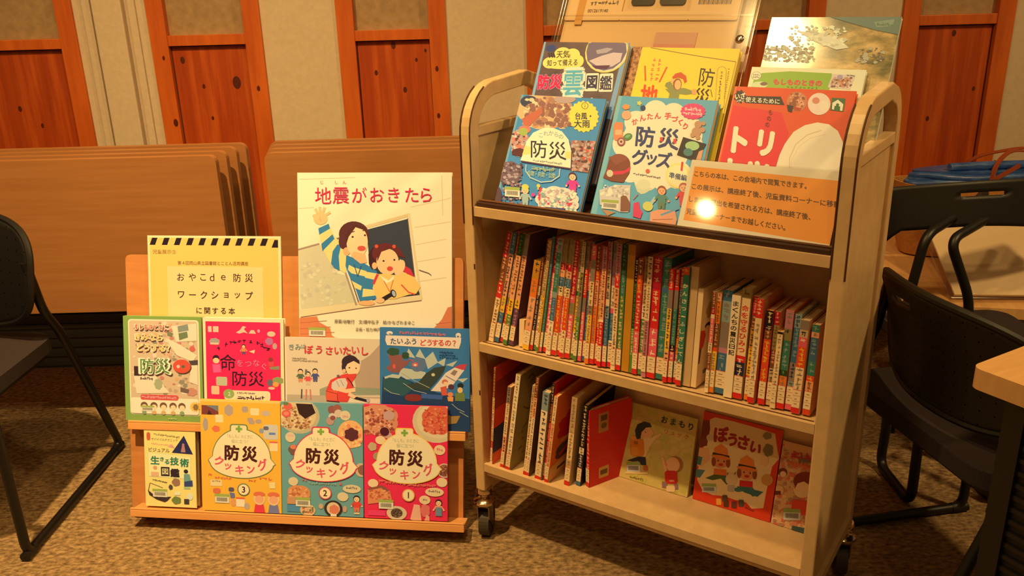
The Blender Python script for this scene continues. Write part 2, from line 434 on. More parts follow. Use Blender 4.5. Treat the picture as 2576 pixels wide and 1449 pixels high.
def sled_chair(loc, rz, label, zc=.625, hh=.145, slot=(11, 18)):
    """stacking chair: +y is behind the sitter"""
    r = tag(empty('stacking_chair', Matrix.Translation(loc) @ Matrix.Rotation(rz, 4, 'Z')), label, 'chair', 'black stacking chairs on sled frames')
    # back shell: superellipse outline on a bowed surface with a hand slot
    nu, nv = 30, 20; V = []; Fs = []; hw = .262
    for j in range(nv + 1):
        for i in range(nu + 1):
            a, c = -1 + 2 * i / nu, -1 + 2 * j / nv
            q = max(abs(a), abs(c)) or 1e-6; L = (abs(a / q) ** 3.2 + abs(c / q) ** 3.2) ** (1 / 3.2) or 1.0; kx = q / L
            X, Z = a / q * kx if q > 1e-5 else 0, c / q * kx if q > 1e-5 else 0
            x = X * hw * (1 - .10 * (1 - Z) / 2 * (1 if Z < 0 else 1)); z = zc + Z * hh
            y = .075 + (z - .48) * .16 - .075 * (X * X) + .012 * Z * Z
            V.append((x, y, z))
    for j in range(nv):
        for i in range(nu):
            if slot[0] <= i <= slot[1] and j == nv - 4: continue
            Fs.append((j * (nu + 1) + i, j * (nu + 1) + i + 1, (j + 1) * (nu + 1) + i + 1, (j + 1) * (nu + 1) + i))
    b = MB(); b.add(V, Fs, perforated()); o = b.build('backrest', r, smooth=True)
    s_ = o.modifiers.new('thickness', 'SOLIDIFY'); s_.thickness = .012; s_.offset = 0
    b = MB()
    rim = [V[i] for i in range(nu + 1)] + [V[j * (nu + 1) + nu] for j in range(1, nv + 1)] + [V[nv * (nu + 1) + i] for i in range(nu - 1, -1, -1)] + [V[j * (nu + 1)] for j in range(nv - 1, 0, -1)]
    b.tube(rim, .0085, M_blackp, 8, closed=True); b.build('backrest_rim', r, smooth=True)
    b = MB(); pts = rrect(-.235, -.300, .235, .120, .07, 6)
    b.prism(pts, .405, .440, M_seat, 'z'); b.build('seat', r, bevel=.012, smooth=True)
    b = MB(); b.prism(rrect(-.225, -.285, .225, .105, .06, 6), .390, .406, M_blackp, 'z'); b.build('seat_pan', r, bevel=.003)
    for sx in (-1, 1):
        path = smooth_path([(sx * .235, .035, .66), (sx * .245, .052, .52), (sx * .255, .085, .46), (sx * .262, .270, .013), (sx * .262, -.265, .013), (sx * .258, -.262, .395), (sx * .20, -.255, .400), (sx * .18, .05, .398)], .035)
        b = MB(); b.tube(path, .0115, M_black, 12); lg = b.build('leg_frame', r, smooth=True)
        for yy in (-.255, .25):
            b = MB(); b.tube([(sx * .262, yy - .022, .013), (sx * .262, yy + .022, .013)], .0128, M_blackp, 12); b.build('foot_cap', lg, smooth=True)
    return r
sled_chair((-1.452, 2.030, 0), math.radians(0), 'black stacking chair at the left edge, in front of the folded tables')
sled_chair((.905, 1.555, 0), math.radians(100), 'black chair with a perforated back, right of the book cart', .590, .116, (18, 25))
# the chair farther back: only its slim back shell and bent frame tubes show
r = tag(empty('stacking_chair', Matrix.Translation((1.22, 2.14, 0))), 'black chair with slim slotted back and bent tubes, below the tan tote bag', 'chair')
nu, nv = 36, 12; V = []; Fs = []
for j in range(nv + 1):
    for i in range(nu + 1):
        a, c = -1 + 2 * i / nu, -1 + 2 * j / nv
        x = a * .31; zt_ = .775 + .012 * a - .022 * a * a - (.05 * max(0, -a - .7) ** 1.5 * 6); zb_ = .648 + .012 * math.cos(a * 3) - (.050 if a < -.62 else 0) * min(1, (-a - .62) * 6)
        V.append((x, .02 + .07 * (a * a) + (c + 1) * .012, zb_ + (zt_ - zb_) * (c + 1) / 2))
for j in range(nv):
    for i in range(nu):
        if 15 <= i <= 21 and j == nv - 4: continue
        Fs.append((j * (nu + 1) + i, j * (nu + 1) + i + 1, (j + 1) * (nu + 1) + i + 1, (j + 1) * (nu + 1) + i))
b = MB(); b.add(V, Fs, M_blackp); o = b.build('backrest', r, smooth=True); s_ = o.modifiers.new('thickness', 'SOLIDIFY'); s_.thickness = .014; s_.offset = 0
b = MB(); b.prism(rrect(-.24, -.16, .10, .02, .05), .400, .425, M_seat, 'z'); b.build('seat', r, bevel=.008)
for pts in (((1.30, 2.30, .712), (1.225, 2.22, .695), (1.056, 2.10, .658), (1.026, 2.085, .50), (1.00, 2.07, .012), (1.00, 1.88, .012), (1.03, 1.95, .40)), ((1.36, 2.27, .70), (1.28, 2.19, .685), (1.119, 2.10, .641), (1.184, 2.085, .485), (1.21, 2.07, .012), (1.21, 1.88, .012), (1.21, 1.95, .40))):
    b = MB(); b.tube(smooth_path([(p[0] - 1.22, p[1] - 2.14, p[2]) for p in pts], .04, 8), .0125, M_black, 12); b.build('leg_frame', r, smooth=True)

# ------------------------------------------------------------ tables at the right
M_lam = noisy('light_laminate', [(0.3, N(206, 168, 116)), (0.7, N(222, 186, 134))], 10, (6, .6, 1), rough=.45)
def slab_table(org, ang, lx, ly, z, th, label, legs=True):
    r = tag(empty('table', Matrix.Translation((org[0], org[1], 0)) @ Matrix.Rotation(ang, 4, 'Z')), label, 'table')
    b = MB(); b.prism(rrect(0, 0, lx, ly, .018), z - th, z, M_lam, 'z'); b.build('tabletop', r, bevel=.004)
    for x in (.06, lx - .06):
        for y in (.05, ly - .05):
            b = MB(); b.box(x - .016, y - .016, 0, x + .016, y + .016, z - th, M_black); b.build('leg', r)
    return r
nt_ = slab_table((.725, 1.175), math.radians(33.5), 1.2, .5, .706, .034, 'light wood laminate table cropped by the right edge of the frame, nearest the camera')
nt_.matrix_world = Matrix.Translation((.708, 1.214, 0)) @ Matrix.Rotation(math.radians(-60), 4, 'Z')
b = MB(); b.box(.04, .045, .10, 1.16, .052, .655, M_blackp)
for k in range(24): b.box(.04, .040, .12 + k * .022, 1.16, .045, .128 + k * .022, M_black)
b.build('modesty_panel', nt_)
lt_ = slab_table((1.04, 2.24), math.radians(-12), 1.5, .78, .42, .03, 'low light wood table carrying clear bags of paper, beyond the black chairs')
TL_Z = .42

# clear bags of paper on the low table
M_paper = mat('paper', N(238, 228, 204), .8)
M_film = clear('clear_film', .08, (.93, .91, .88), .30)
M_kraft = noisy('kraft', [(0.3, N(170, 116, 64)), (0.7, N(196, 142, 84))], 12, rough=.8)
def paper_bag(cx, cy, rz, w_, h_, label, inner, z=TL_Z, pitch=0.0):
    r = tag(empty('document_bag', Matrix.Translation((cx, cy, z)) @ Matrix.Rotation(rz, 4, 'Z') @ Matrix.Rotation(pitch, 4, 'X')), label, 'bag', 'clear bags of paper on the low table')
    b = MB(); b.box(-w_ / 2, -h_ / 2, .002, w_ / 2, h_ / 2, .016, M_film); b.build('clear_bag', r, bevel=.004)
    b = MB(); b.box(-w_ / 2 + .02, -h_ / 2 + .02, .004, w_ / 2 - .05, h_ / 2 - .06, .010, inner); b.build('paper_sheet', r)
    b = MB(); b.box(-w_ / 2 + .01, h_ / 2 - .045, .016, w_ / 2 - .01, h_ / 2 - .03, .018, M_kraft); b.build('zip_strip', r)
    return r
M_green = mat('grey_green_board', N(120, 122, 90), .7)
pb = paper_bag(1.46, 2.40, math.radians(-6), .46, .42, 'clear zip bag of cream paper propped against the tan tote bag', M_paper, TL_Z + .090, math.radians(25))
b = MB(); b.box(.15, -.20, .004, .165, .15, .011, M_green); b.box(.168, -.2, .004, .205, .16, .009, M_kraft); b.build('board_edge', pb)
pb2 = paper_bag(1.93, 2.38, math.radians(-14), .38, .40, 'clear bag of a printed drawing on the low table, at the right edge', M_paper)
a_ = Art(.30, .30, (0, 0), (300, 0), (0, 300), .0105)
a_.ell(150, 160, 90, 90, Q(150, 140, 105)); a_.ell(150, 160, 84, 84, Q(225, 214, 180)); a_.line([(60, 60), (120, 40), (200, 70)], 5, Q(150, 130, 100)); a_.line([(90, 130), (150, 200), (220, 130)], 5, Q(140, 120, 90))
a_.line([(40, 230), (110, 260), (240, 240)], 5, Q(150, 130, 100))
o = a_.build(pb2, 'printed_drawing'); o.location = (-.16, -.17, 0)

# tan tote with a folded blue sheet, on the back of the low table
M_tote = noisy('tan_canvas', [(0.3, N(176, 122, 66)), (0.7, N(200, 146, 84))], 90, rough=.9)
M_blue = noisy('blue_tarpaulin', [(0.3, N(34, 70, 150)), (0.55, N(52, 96, 186)), (0.8, N(110, 150, 210))], 14, (1, 1, 5), rough=.35, bump=.5)
M_brownband = mat('brown_band', N(150, 70, 36), .6)
r = tag(empty('tote_bag', Matrix.Translation((1.58, 2.72, TL_Z)) @ Matrix.Rotation(math.radians(3), 4, 'Z')), 'tan canvas tote bag with thin brown handles, standing on the low table', 'bag')
def oval(a, c, n=36): return [(a * math.copysign(abs(math.cos(t)) ** .7, math.cos(t)), c * math.copysign(abs(math.sin(t)) ** .8, math.sin(t))) for t in [2 * PI * i / n for i in range(n)]]
V = []; Fs = []; n = 36
for k, (a, c, z) in enumerate(((.30, .09, .006), (.33, .11, .10), (.345, .125, .245), (.337, .118, .245), (.32, .10, .10), (.29, .08, .012))):
    V += [(x, y, z + (.012 * math.sin(x * 9) if k in (2, 3) else 0)) for x, y in oval(a, c, n)]
for k in range(5): Fs += [(k * n + i, k * n + (i + 1) % n, (k + 1) * n + (i + 1) % n, (k + 1) * n + i) for i in range(n)]
Fs.append(tuple(range(n))[::-1]); Fs.append(tuple(5 * n + i for i in range(n)))
b = MB(); b.add(V, Fs, M_tote); b.build('canvas_body', r, smooth=True)
for sy in (-1, 1):
    b = MB(); b.sweep(smooth_path([(-.10, sy * .11, .22), (-.06, sy * .06, .30), (.05 + .03 * sy, sy * .01, .335), (.16, sy * .06, .30), (.20, sy * .11, .22)], .06), [(-.008, -.0015), (.008, -.0015), (.008, .0015), (-.008, .0015)], M_brownband, nrm=(0, 1, .2)); b.build('handle', r, smooth=True)
b = MB()
for k in range(4):
    z = .195 + k * .021; a = .30 - .012 * (k % 2); pr_ = []
    for i in range(41):
        t = 2 * PI * i / 40; pr_.append((a * math.copysign(abs(math.cos(t)) ** .8, math.cos(t)) + .006 * math.sin(5 * t + k), (.085 - .006 * k) * math.sin(t) + .004 * math.sin(3 * t + k), z + .004 * math.sin(4 * t + 2 * k)))
    b.prism([(p[0], p[1]) for p in pr_[:-1]], z, z + .017, M_blue, 'z')
    b.tube(pr_[:-1], .0115, M_blue, 10, closed=True)
b.tube([(-.19, -.03, .285), (-.05, -.035, .288), (.1, -.03, .285), (.22, -.02, .285)], .014, M_blue, 10)
sh = b.build('folded_sheet', None, smooth=True); sh.matrix_world = r.matrix_basis.copy()
tag(sh, 'folded blue plastic sheet tucked into the tan tote bag', 'sheet')
b = MB()
for p0, p1 in (((-.16, -.095, .205), (.02, -.06, .290)), ((.04, -.095, .21), (-.03, .0, .292)), ((.16, -.09, .23), (.05, -.02, .292)), ((.10, -.06, .29), (.2, -.02, .292))):
    b.sweep([p0, ((p0[0] + p1[0]) / 2, (p0[1] + p1[1]) / 2 - .012, (p0[2] + p1[2]) / 2 + .010), p1], [(-.007, -.0015), (.007, -.0015), (.007, .0015), (-.007, .0015)], M_brownband)
b.build('tie_band', sh)

# ------------------------------------------------------------ display stand
STO = Vector((-1.003, 1.927, 0)); yaw = math.radians(-7.21)
sx_ = Vector((math.cos(yaw), math.sin(yaw), 0)); sb_ = Vector((-math.sin(yaw), math.cos(yaw), 0))
LEAN = math.radians(15); su_ = Vector((0, 0, math.cos(LEAN))) + sb_ * math.sin(LEAN); sn_ = sx_.cross(su_)
if sn_.dot(sb_) > 0: sn_ = -sn_
def stand_frame(s, t, o, roll=0.0):
    x, y = sx_ * math.cos(roll) + su_ * math.sin(roll), -sx_ * math.sin(roll) + su_ * math.cos(roll)
    return frame(STO + sx_ * s + su_ * t + sn_ * o, x, y, sn_)
M_board = noisy('stand_plywood', [(0.3, N(188, 132, 82)), (0.5, N(196, 140, 90)), (0.7, N(204, 148, 98))], 5, (1.5, 9, 2), rough=.55)
M_ledge = noisy('stand_ledge_wood', [(0.3, N(214, 160, 106)), (0.7, N(226, 176, 120))], 6, (.8, 8, 8), rough=.5)
ST = tag(empty('display_stand', stand_frame(0, 0, 0)), 'light plywood display stand with narrow ledges, leaning back on the carpet left of the cart', 'display stand')
I4 = Matrix.Identity(4)
b = MB(); b.prism(rrect(0, .004, .872, .6855, .012), -.014, 0, M_board, 'z'); b.build('back_board', ST, bevel=.002)
for t0, s0, s1, dep in ((.024, .026, .884, .056), (.244, .016, .884, .038), (.452, .02, .86, .015)):
    b = MB(); b.box(s0, t0, 0, s1, t0 + .018, dep, M_ledge); b.box(s0, t0 + .018, dep - .006, s1, t0 + .023, dep, M_ledge); b.build('ledge', ST, bevel=.0015)
for s0 in (.10, .74):
    b = MB(); b.sweep([(s0, .60, -.016), (s0, .02, -.20)], [(-.014, -.008), (.014, -.008), (.014, .008), (-.014, .008)], M_board, nrm=(1, 0, 0)); b.build('rear_strut', ST)
b = MB(); b.box(.10, .002, -.004, .80, .022, -.0145, M_board); b.build('foot_rail', ST)

# ------------------------------------------------------------ the book cart
CO = Vector((-.0782, 1.7903, 0)); TH = .5974
cx_ = Vector((math.cos(TH), -math.sin(TH), 0)); cy_ = Vector((math.sin(TH), math.cos(TH), 0)); cz_ = Vector((0, 0, 1))
CW, CDp = .743, .330
CM = frame(CO, cx_, cy_, cz_)
CART = tag(empty('book_cart', CM), 'cream painted steel library book cart on chrome casters, loaded with books', 'book cart')
M_cart = noisy('cart_paint', [(0.35, N(202, 180, 142)), (0.65, N(214, 192, 154))], 30, rough=.38, spec=.5)
M_liner = noisy('shelf_liner', [(0.35, N(92, 62, 40)), (0.65, N(112, 78, 50))], 30, rough=.5)
M_trim = mat('rubber_edge', N(58, 30, 20), .6)
M_rim = mat('cart_scuff_groove_shade', N(74, 40, 24), .7)  # scuffs on the frame, and painted shade in the middle shelf's groove
M_chrome = mat('chrome', N(216, 206, 190), .16, metal=1.0)
M_rubber = mat('caster_rubber', N(60, 56, 54), .6)
M_fork = mat('caster_fork', N(150, 136, 116), .3, metal=.9)
ZS = (.839, .524, .2135)
# top shelf (level), middle shelf (tilted back), bottom shelf (level)
def shelf(z, tilt, name):
    b = MB(); dz = .020; D = CDp - .02
    q = [(0, z - dz), (0, z), (.010, z), (.010, z - .004), (D, z - .004 - tilt * D), (D, z - dz - tilt * D)]
    b.prism([(a, c) for a, c in q], 0, CW, M_cart, 'x'); o = b.build(name, CART)
    if tilt: b = MB(); b.box(.004, .009, z - .0045, CW - .004, .0125, z + .0006, M_rim); b.build('groove_shade', o)  # dark strip painted in for the shade of the groove behind the lip
    if z < .3: b = MB(); b.box(.0, .010, z - dz - .016, CW, .024, z - dz, M_cart); b.build('stiffening_lip', o)
    return o
shelf(ZS[0], 0, 'shelf'); shelf(ZS[1], .0875, 'shelf'); shelf(ZS[2], 0, 'shelf')
b = MB(); b.box(0, .172, .2135, CW, .176, .820, M_cart); b.build('divider_panel', CART)
# display trough on the top shelf: dark bumper, floor and a sloping rest
b = MB(); b.box(.004, .006, ZS[0] - .004, CW - .004, .022, ZS[0] + .010, M_trim); b.box(.004, .014, ZS[0] + .010, CW - .004, .022, ZS[0] + .014, M_liner); b.build('bumper_strip', CART, bevel=.002)
b = MB(); b.box(.004, .022, ZS[0] - .003, CW - .004, CDp - .02, ZS[0] + .002, M_liner); b.build('liner', CART)
be = math.radians(28); tu = (math.sin(be), math.cos(be))
b = MB(); y0, z0 = .030 + .112, ZS[0] + .004
b.prism([(y0, z0), (y0 + .26 * tu[0], z0 + .26 * tu[1]), (y0 + .26 * tu[0] + .008, z0 + .26 * tu[1] - .004), (y0 + .010, z0 - .002)], .012, CW - .012, M_cart, 'x'); b.build('sloping_rest', CART)
zt = z0 + .26 * tu[1]
for sxn, ux in ((-1, 0.0), (1, CW)):
    ua, ub = (ux - .0254, ux) if sxn < 0 else (ux, ux + .0254); um = (ua + ub) / 2
    # bent frame
    path = [(um, .015, .138), (um, .015, .985)] + [(um, y, z) for y, z in arc(.105, .990, .090, 180, 100, 8)] + [(um, .225, 1.088)] + [(um, y, z) for y, z in arc(.245, 1.010, .070, 82, 0, 8)] + [(um, .318, .990), (um, .318, .138)]
    b = MB(); b.sweep(path, [(-.0127, -.016), (.0127, -.016), (.0127, .016), (-.0127, .016)], M_cart, nrm=(1, 0, 0), smooth=False)
    fr = b.build('end_frame', CART, bevel=.003)
    # worn dark edge lines along the front of the frame
    for uu in (ua + .0004, ub - .0004):
        pth = [(uu, -.0018, z) for z in (.80, .90, .985)] + [(uu, y, z) for y, z in arc(.105, .990, .1068, 180, 118, 7)]
        b = MB(); b.tube(pth, .0017, M_rim, 6); b.build('worn_edge', fr)
    b = MB(); b.box(um - .004, .030, .150, um + .004, .304, 1.000, M_cart); b.build('side_panel', CART)
    b = MB(); b.box(ua + .002, .030, .985, ub - .002, .304, 1.006, M_cart); b.build('cross_rail', CART, bevel=.002)
    b = MB(); b.box(ua, .030, .132, ub, .304, .160, M_cart); b.build('cross_rail', CART, bevel=.002)
    for vy in (.015, .318):
        c = empty('caster', None, CART); c.location = (um, vy, 0)
        b = MB(); b.lathe([(0, .140), (.019, .140), (.021, .134), (.021, .128), (.016, .123), (.011, .121), (.011, .113), (.021, .111), (.027, .105), (.027, .099), (.022, .094), (.0, .093)], M_chrome); b.build('swivel_socket', c, smooth=True)
        b = MB()
        for q in (-.014, .014): b.prism([(-.022, .095), (.020, .095), (.016, .050), (.026, .030), (.012, .024), (-.020, .060)], q - .0015, q + .0015, M_fork, 'y')
        b.box(-.020, -.0155, .092, .020, .0155, .097, M_fork); b.build('fork', c)
        b = MB(); b.prism([(.012 + .038 * math.cos(a), .038 + .038 * math.sin(a)) for a in [2 * PI * i / 28 for i in range(28)]], -.0115, .0115, M_rubber, 'y'); b.build('wheel', c, bevel=.004)
        for q in c.children: q.rotation_euler = (0, 0, math.radians(112))
# small bolts on the front posts
b = MB()
for z in (.705, .40):
    b.box(-.004, -.0012, z - .006, -.001, .001, z + .006, M_rim)
b.build('scuff_mark', CART)
# ------------------------------------------------------------ book bodies
M_pages = noisy('page_edges', [(0.3, N(214, 196, 160)), (0.7, N(236, 222, 190))], 4, (.6, 200, 200), rough=.85)
def book_body(r, w, h, d, cover, spine_left=True, name='cover'):
    """local x right, y up, front face at z=0, thickness towards -z"""
    t = .0016
    b = MB(); b.box(0, 0, -t, w, h, 0, cover); b.box(0, 0, -d, w, h, -d + t, cover)
    if spine_left: b.box(0, 0, -d + t, t, h, -t, cover)
    else: b.box(w - t, 0, -d + t, w, h, -t, cover)
    b.build(name, r, bevel=.0004)
    b = MB(); b.box(t if spine_left else .003, .002, -d + t, (w - .003) if spine_left else w - t, h - .002, -t, M_pages); b.build('page_block', r)
FACED = 'picture books shown cover out'
def faced(mw, w, h, d, cover, TL, TR, BL, label, draw, cat='book', group=None, spine_left=True, gloss=None):
    r = tag(empty('book', mw), label, cat, group)
    book_body(r, w, h, d, cover, spine_left)
    a = Art(w, h, TL, TR, BL); draw(a); a.build(r)
    return r
SK = P(250, 190, 110)
def kid(a, x, y, s, hair, top, bottom, skin=None, hat=None):
    """small printed figure; x,y = chin, s = head radius"""
    sk = skin or SK
    a.poly([(x - .9 * s, y + .1 * s), (x + .9 * s, y + .1 * s), (x + 1.0 * s, y + 2.1 * s), (x - 1.0 * s, y + 2.1 * s)], top)
    a.line([(x - .9 * s, y + .4 * s), (x - 1.6 * s, y + 1.5 * s)], .5 * s, top); a.line([(x + .9 * s, y + .4 * s), (x + 1.6 * s, y + 1.4 * s)], .5 * s, top)
    a.ell(x - 1.65 * s, y + 1.6 * s, .28 * s, .28 * s, sk, 8); a.ell(x + 1.65 * s, y + 1.5 * s, .28 * s, .28 * s, sk, 8)
    a.poly([(x - .9 * s, y + 2.0 * s), (x + .9 * s, y + 2.0 * s), (x + .8 * s, y + 3.4 * s), (x + .15 * s, y + 3.4 * s), (x, y + 2.5 * s), (x - .15 * s, y + 3.4 * s), (x - .8 * s, y + 3.4 * s)], bottom)
    a.ell(x, y - .9 * s, 1.08 * s, 1.08 * s, hair, 16); a.ell(x, y - .65 * s, .88 * s, .82 * s, sk, 16)
    for q in (-.35, .35): a.ell(x + q * s, y - .75 * s, .1 * s, .13 * s, P(60, 35, 25), 6)
    a.ell(x, y - .3 * s, .22 * s, .1 * s, P(200, 70, 60), 8)
    if hat is not None:
        a.ell(x, y - 1.45 * s, 1.5 * s, .28 * s, hat, 16); a.poly([(x - .95 * s, y - 1.45 * s), (x - .75 * s, y - 2.25 * s), (x, y - 2.5 * s), (x + .75 * s, y - 2.25 * s), (x + .95 * s, y - 1.45 * s)], hat)

# --- stand, top tier ---------------------------------------------------------
def art_quake(a):
    a.rect(60, 55, 1375, 1510, P(250, 216, 140))
    L1 = P(222, 180, 108)
    for p in ([(1030, 335), (1365, 262)], [(1060, 500), (1365, 452)], [(1075, 640), (1330, 592)], [(1085, 780), (1320, 738)], [(1100, 940), (1330, 905)], [(80, 110), (560, 95)], [(70, 350), (200, 340)], [(1290, 80), (1300, 400)]): a.line(p, 5, L1)
    a.poly([(62, 690), (250, 645), (300, 700), (400, 880), (480, 900), (560, 1140), (75, 1235)], P(216, 190, 120))
    a.speck(80, 800, 470, 1150, 14, [P(206, 180, 120), P(226, 200, 130)], 18, 42, 5)
    a.line([(62, 688), (240, 640)], 14, P(170, 132, 88)); a.line([(380, 600), (440, 585)], 14, P(150, 112, 72))
    a.poly([(655, 520), (1003, 430), (1030, 640), (1062, 905), (1112, 1070), (700, 1120)], P(62, 62, 56))
    a.line([(640, 500), (1015, 398)], 26, P(226, 186, 108)); a.line([(1015, 398), (1090, 900), (1118, 1080)], 18, P(232, 196, 118)); a.line([(1004, 425), (1062, 905)], 6, P(120, 90, 60))
    a.poly([(62, 1190), (560, 1120), (1112, 1050), (1118, 1092), (600, 1165), (75, 1250)], P(236, 200, 120)); a.line([(75, 1252), (600, 1168), (1118, 1096)], 7, P(150, 100, 60))
    a.line([(470, 880), (560, 1140)], 16, P(170, 140, 92)); a.line([(500, 880), (580, 1120)], 10, P(110, 90, 60))
    a.poly([(62, 1260), (215, 1240), (235, 1290), (330, 1340), (345, 1400), (430, 1449), (430, 1510), (62, 1510)], P(222, 122, 60))
    a.poly([(1375, 1140), (1340, 1150), (1290, 1250), (1215, 1330), (1200, 1449), (1200, 1510), (1375, 1510)], P(222, 118, 60))
    for y in (1300, 1350, 1395, 1440): a.line([(70, y), (300 + (y - 1300) * .7, y - 22)], 4, P(190, 90, 50))
    for y in (1280, 1340, 1400): a.line([(1240, y + 8), (1372, y - 10)], 4, P(190, 90, 50))
    Y = P(238, 205, 100); B = P(62, 122, 130)
    a.poly([(240, 505), (330, 470), (370, 560), (430, 640), (480, 650), (500, 760), (470, 880), (430, 860), (340, 800), (262, 660)], Y)
    for q in ([(238, 512), (328, 472), (340, 512), (246, 565)], [(262, 640), (360, 560), (378, 596), (272, 700)], [(345, 800), (360, 700), (400, 645), (436, 640), (412, 740), (420, 860), (372, 838)]): a.poly(q, B)
    a.ell(258, 430, 62, 52, P(244, 180, 96), 16)
    for i, (dx, dy) in enumerate(((-60, -20), (-42, -70), (-5, -85), (35, -80), (80, -45))): a.line([(258, 430), (258 + dx, 425 + dy)], 22, P(244, 180, 96))
    a.line([(250, 420), (262, 460)], 4, P(220, 130, 70))
    a.poly([(478, 730), (560, 760), (640, 800), (740, 860), (750, 960), (740, 1090), (590, 1110), (560, 1020), (500, 900), (470, 820)], B)
    for q in ([(500, 810), (540, 830), (650, 860), (640, 905), (520, 880), (490, 850)], [(610, 860), (748, 880), (738, 935), (640, 915)], [(520, 940), (610, 985), (600, 1020), (548, 1000)], [(620, 1005), (728, 1015), (730, 1060), (612, 1075)]): a.poly(q, Y)
    a.ell(545, 560, 130, 108, P(96, 46, 34)); a.ell(455, 620, 42, 62, P(96, 46, 34)); a.ell(480, 700, 30, 34, P(240, 170, 90))
    a.ell(572, 620, 92, 128, P(250, 198, 116)); a.poly([(540, 700), (640, 720), (655, 790), (600, 800), (520, 740)], P(244, 176, 96)); a.poly([(500, 520), (560, 478), (640, 500), (650, 530), (560, 500), (500, 580), (480, 640), (462, 590)], P(90, 42, 32))
    a.ell(610, 674, 36, 22, P(222, 84, 56)); a.ell(534, 580, 10, 8, P(60, 35, 30), 8); a.ell(640, 566, 9, 8, P(60, 35, 30), 8); a.line([(510, 545), (550, 535)], 7, P(96, 46, 34)); a.line([(620, 528), (650, 526)], 7, P(96, 46, 34))
    a.line([(545, 810), (575, 905), (605, 820)], 7, P(50, 80, 80))
    a.poly([(705, 665), (740, 690), (740, 760), (700, 852), (672, 800), (668, 720)], P(72, 34, 30)); a.poly([(880, 650), (940, 670), (982, 748), (930, 735), (890, 700)], P(110, 42, 32))
    a.ell(810, 715, 110, 86, P(112, 42, 32)); a.ell(832, 782, 96, 108, P(250, 190, 108)); a.poly([(740, 700), (800, 655), (900, 660), (925, 720), (860, 672), (780, 700), (745, 780)], P(108, 42, 34))
    for x in (738, 888): a.ell(x, 655, 16, 16, P(226, 80, 40), 8)
    a.ell(852, 838, 26, 20, P(222, 74, 50)); a.ell(798, 775, 9, 8, P(60, 35, 30), 8); a.ell(890, 765, 9, 8, P(60, 35, 30), 8); a.ell(720, 815, 22, 28, P(246, 176, 96))
    a.poly([(735, 885), (800, 880), (900, 890), (960, 860), (1060, 900), (1112, 985), (1075, 1040), (1010, 1050), (900, 1085), (740, 1090), (702, 1000)], P(246, 190, 84))
    a.poly([(960, 800), (1030, 840), (1060, 905), (1000, 880), (958, 850)], P(216, 52, 54)); a.line([(712, 960), (745, 890)], 22, P(220, 60, 60)); a.line([(950, 970), (1010, 1030), (1060, 1045)], 12, P(226, 90, 50))
    a.poly([(760, 890), (840, 935), (890, 890), (880, 930), (820, 960)], P(240, 225, 170)); a.line([(800, 940), (850, 1030), (880, 930)], 6, P(220, 90, 60))
    a.ell(935, 830, 40, 70, P(250, 190, 108), rot=25); a.line([(925, 790), (945, 768)], 18, P(250, 190, 108))
    a.line([(795, 1088), (845, 1060), (880, 1040)], 34, P(48, 34, 30)); a.ell(880, 1042, 24, 34, P(40, 34, 32), rot=-20); a.ell(884, 1042, 14, 26, P(180, 176, 150), rot=-20)
    a.ell(650, 1124, 72, 20, P(246, 170, 90)); a.ell(765, 1100, 40, 22, P(246, 180, 100))
    a.line([(1100, 845), (1180, 870), (1200, 885)], 6, P(120, 90, 60))
    R = P(226, 40, 62)
    for c, x in zip('地震がおきたら', (283, 436, 594, 745, 888, 1040, 1162)): a.text(c, x, 236 + (6 if x < 500 else 0), 150 if x < 500 else 138, R, bold=.008)
    for c, x in (('じ', 274), ('し', 398), ('ん', 468)): a.text(c, x, 132, 34, P(220, 130, 90))
    a.text('原案/谷敏行　文/畑中弘子　絵/かなざわまゆこ', 715, 1280, 36, P(110, 84, 50), width=690); a.text('企画・協力/神戸市消防局', 718, 1343, 34, P(120, 92, 56), width=330)
    a.barcode(145, 1350, 290, 1408)
def art_poster(a):
    a.rect(385, 65, 2245, 1500, P(248, 206, 118)); a.rect(415, 95, 2210, 1470, P(246, 182, 72)); a.rect(655, 470, 1990, 1165, P(240, 192, 98))
    K = P(42, 26, 26)
    for k in range(10): x = 415 + 171.5 * k; a.poly([(x, 190), (x + 38, 95), (x + 115, 95), (x + 78, 190)], K)
    a.poly([(2118, 212), (2160, 112), (2208, 112), (2208, 212)], K)
    D = P(70, 44, 28)
    a.text('児童展示③', 620, 280, 62, P(150, 96, 40), width=330); a.text('第４回岡山県立図書館とことん活用講座', 1300, 425, 56, P(120, 74, 34), width=985)
    for c, x in zip('おやこｄｅ防災', (845, 1008, 1160, 1285, 1443, 1635, 1800)): a.text(c, x, 612, 118, D)
    for c, x in zip('ワークショップ', (845, 1005, 1165, 1320, 1478, 1635, 1800)): a.text(c, x, 845, 118 if x not in (1478, 1635) else 110, D)
    for c, x in zip('に関する本', (1095, 1208, 1320, 1435, 1553)): a.text(c, x, 1053, 98, D)
    a.marks(790, 1212, 1620, 1220, 12, P(120, 74, 34), 50)
faced(stand_frame(.462, .4755, .013), .384, .4155, .012, P(246, 212, 136), (60, 55), (1375, 55), (60, 1455),
      'large white picture book with red title and two figures leaning out of a window', art_quake)
r = tag(empty('notice_board', stand_frame(.0645, .4755, .006)), 'yellow poster with black hazard stripes along its top edge', 'poster')
b = MB(); b.box(0, 0, -.004, .350, .2595, 0, P(248, 206, 118)); b.build('card', r)
a = Art(.350, .2595, (385, 65), (2245, 65), (385, 1428)); art_poster(a); a.build(r, 'printed_notice')
r.name = 'poster'
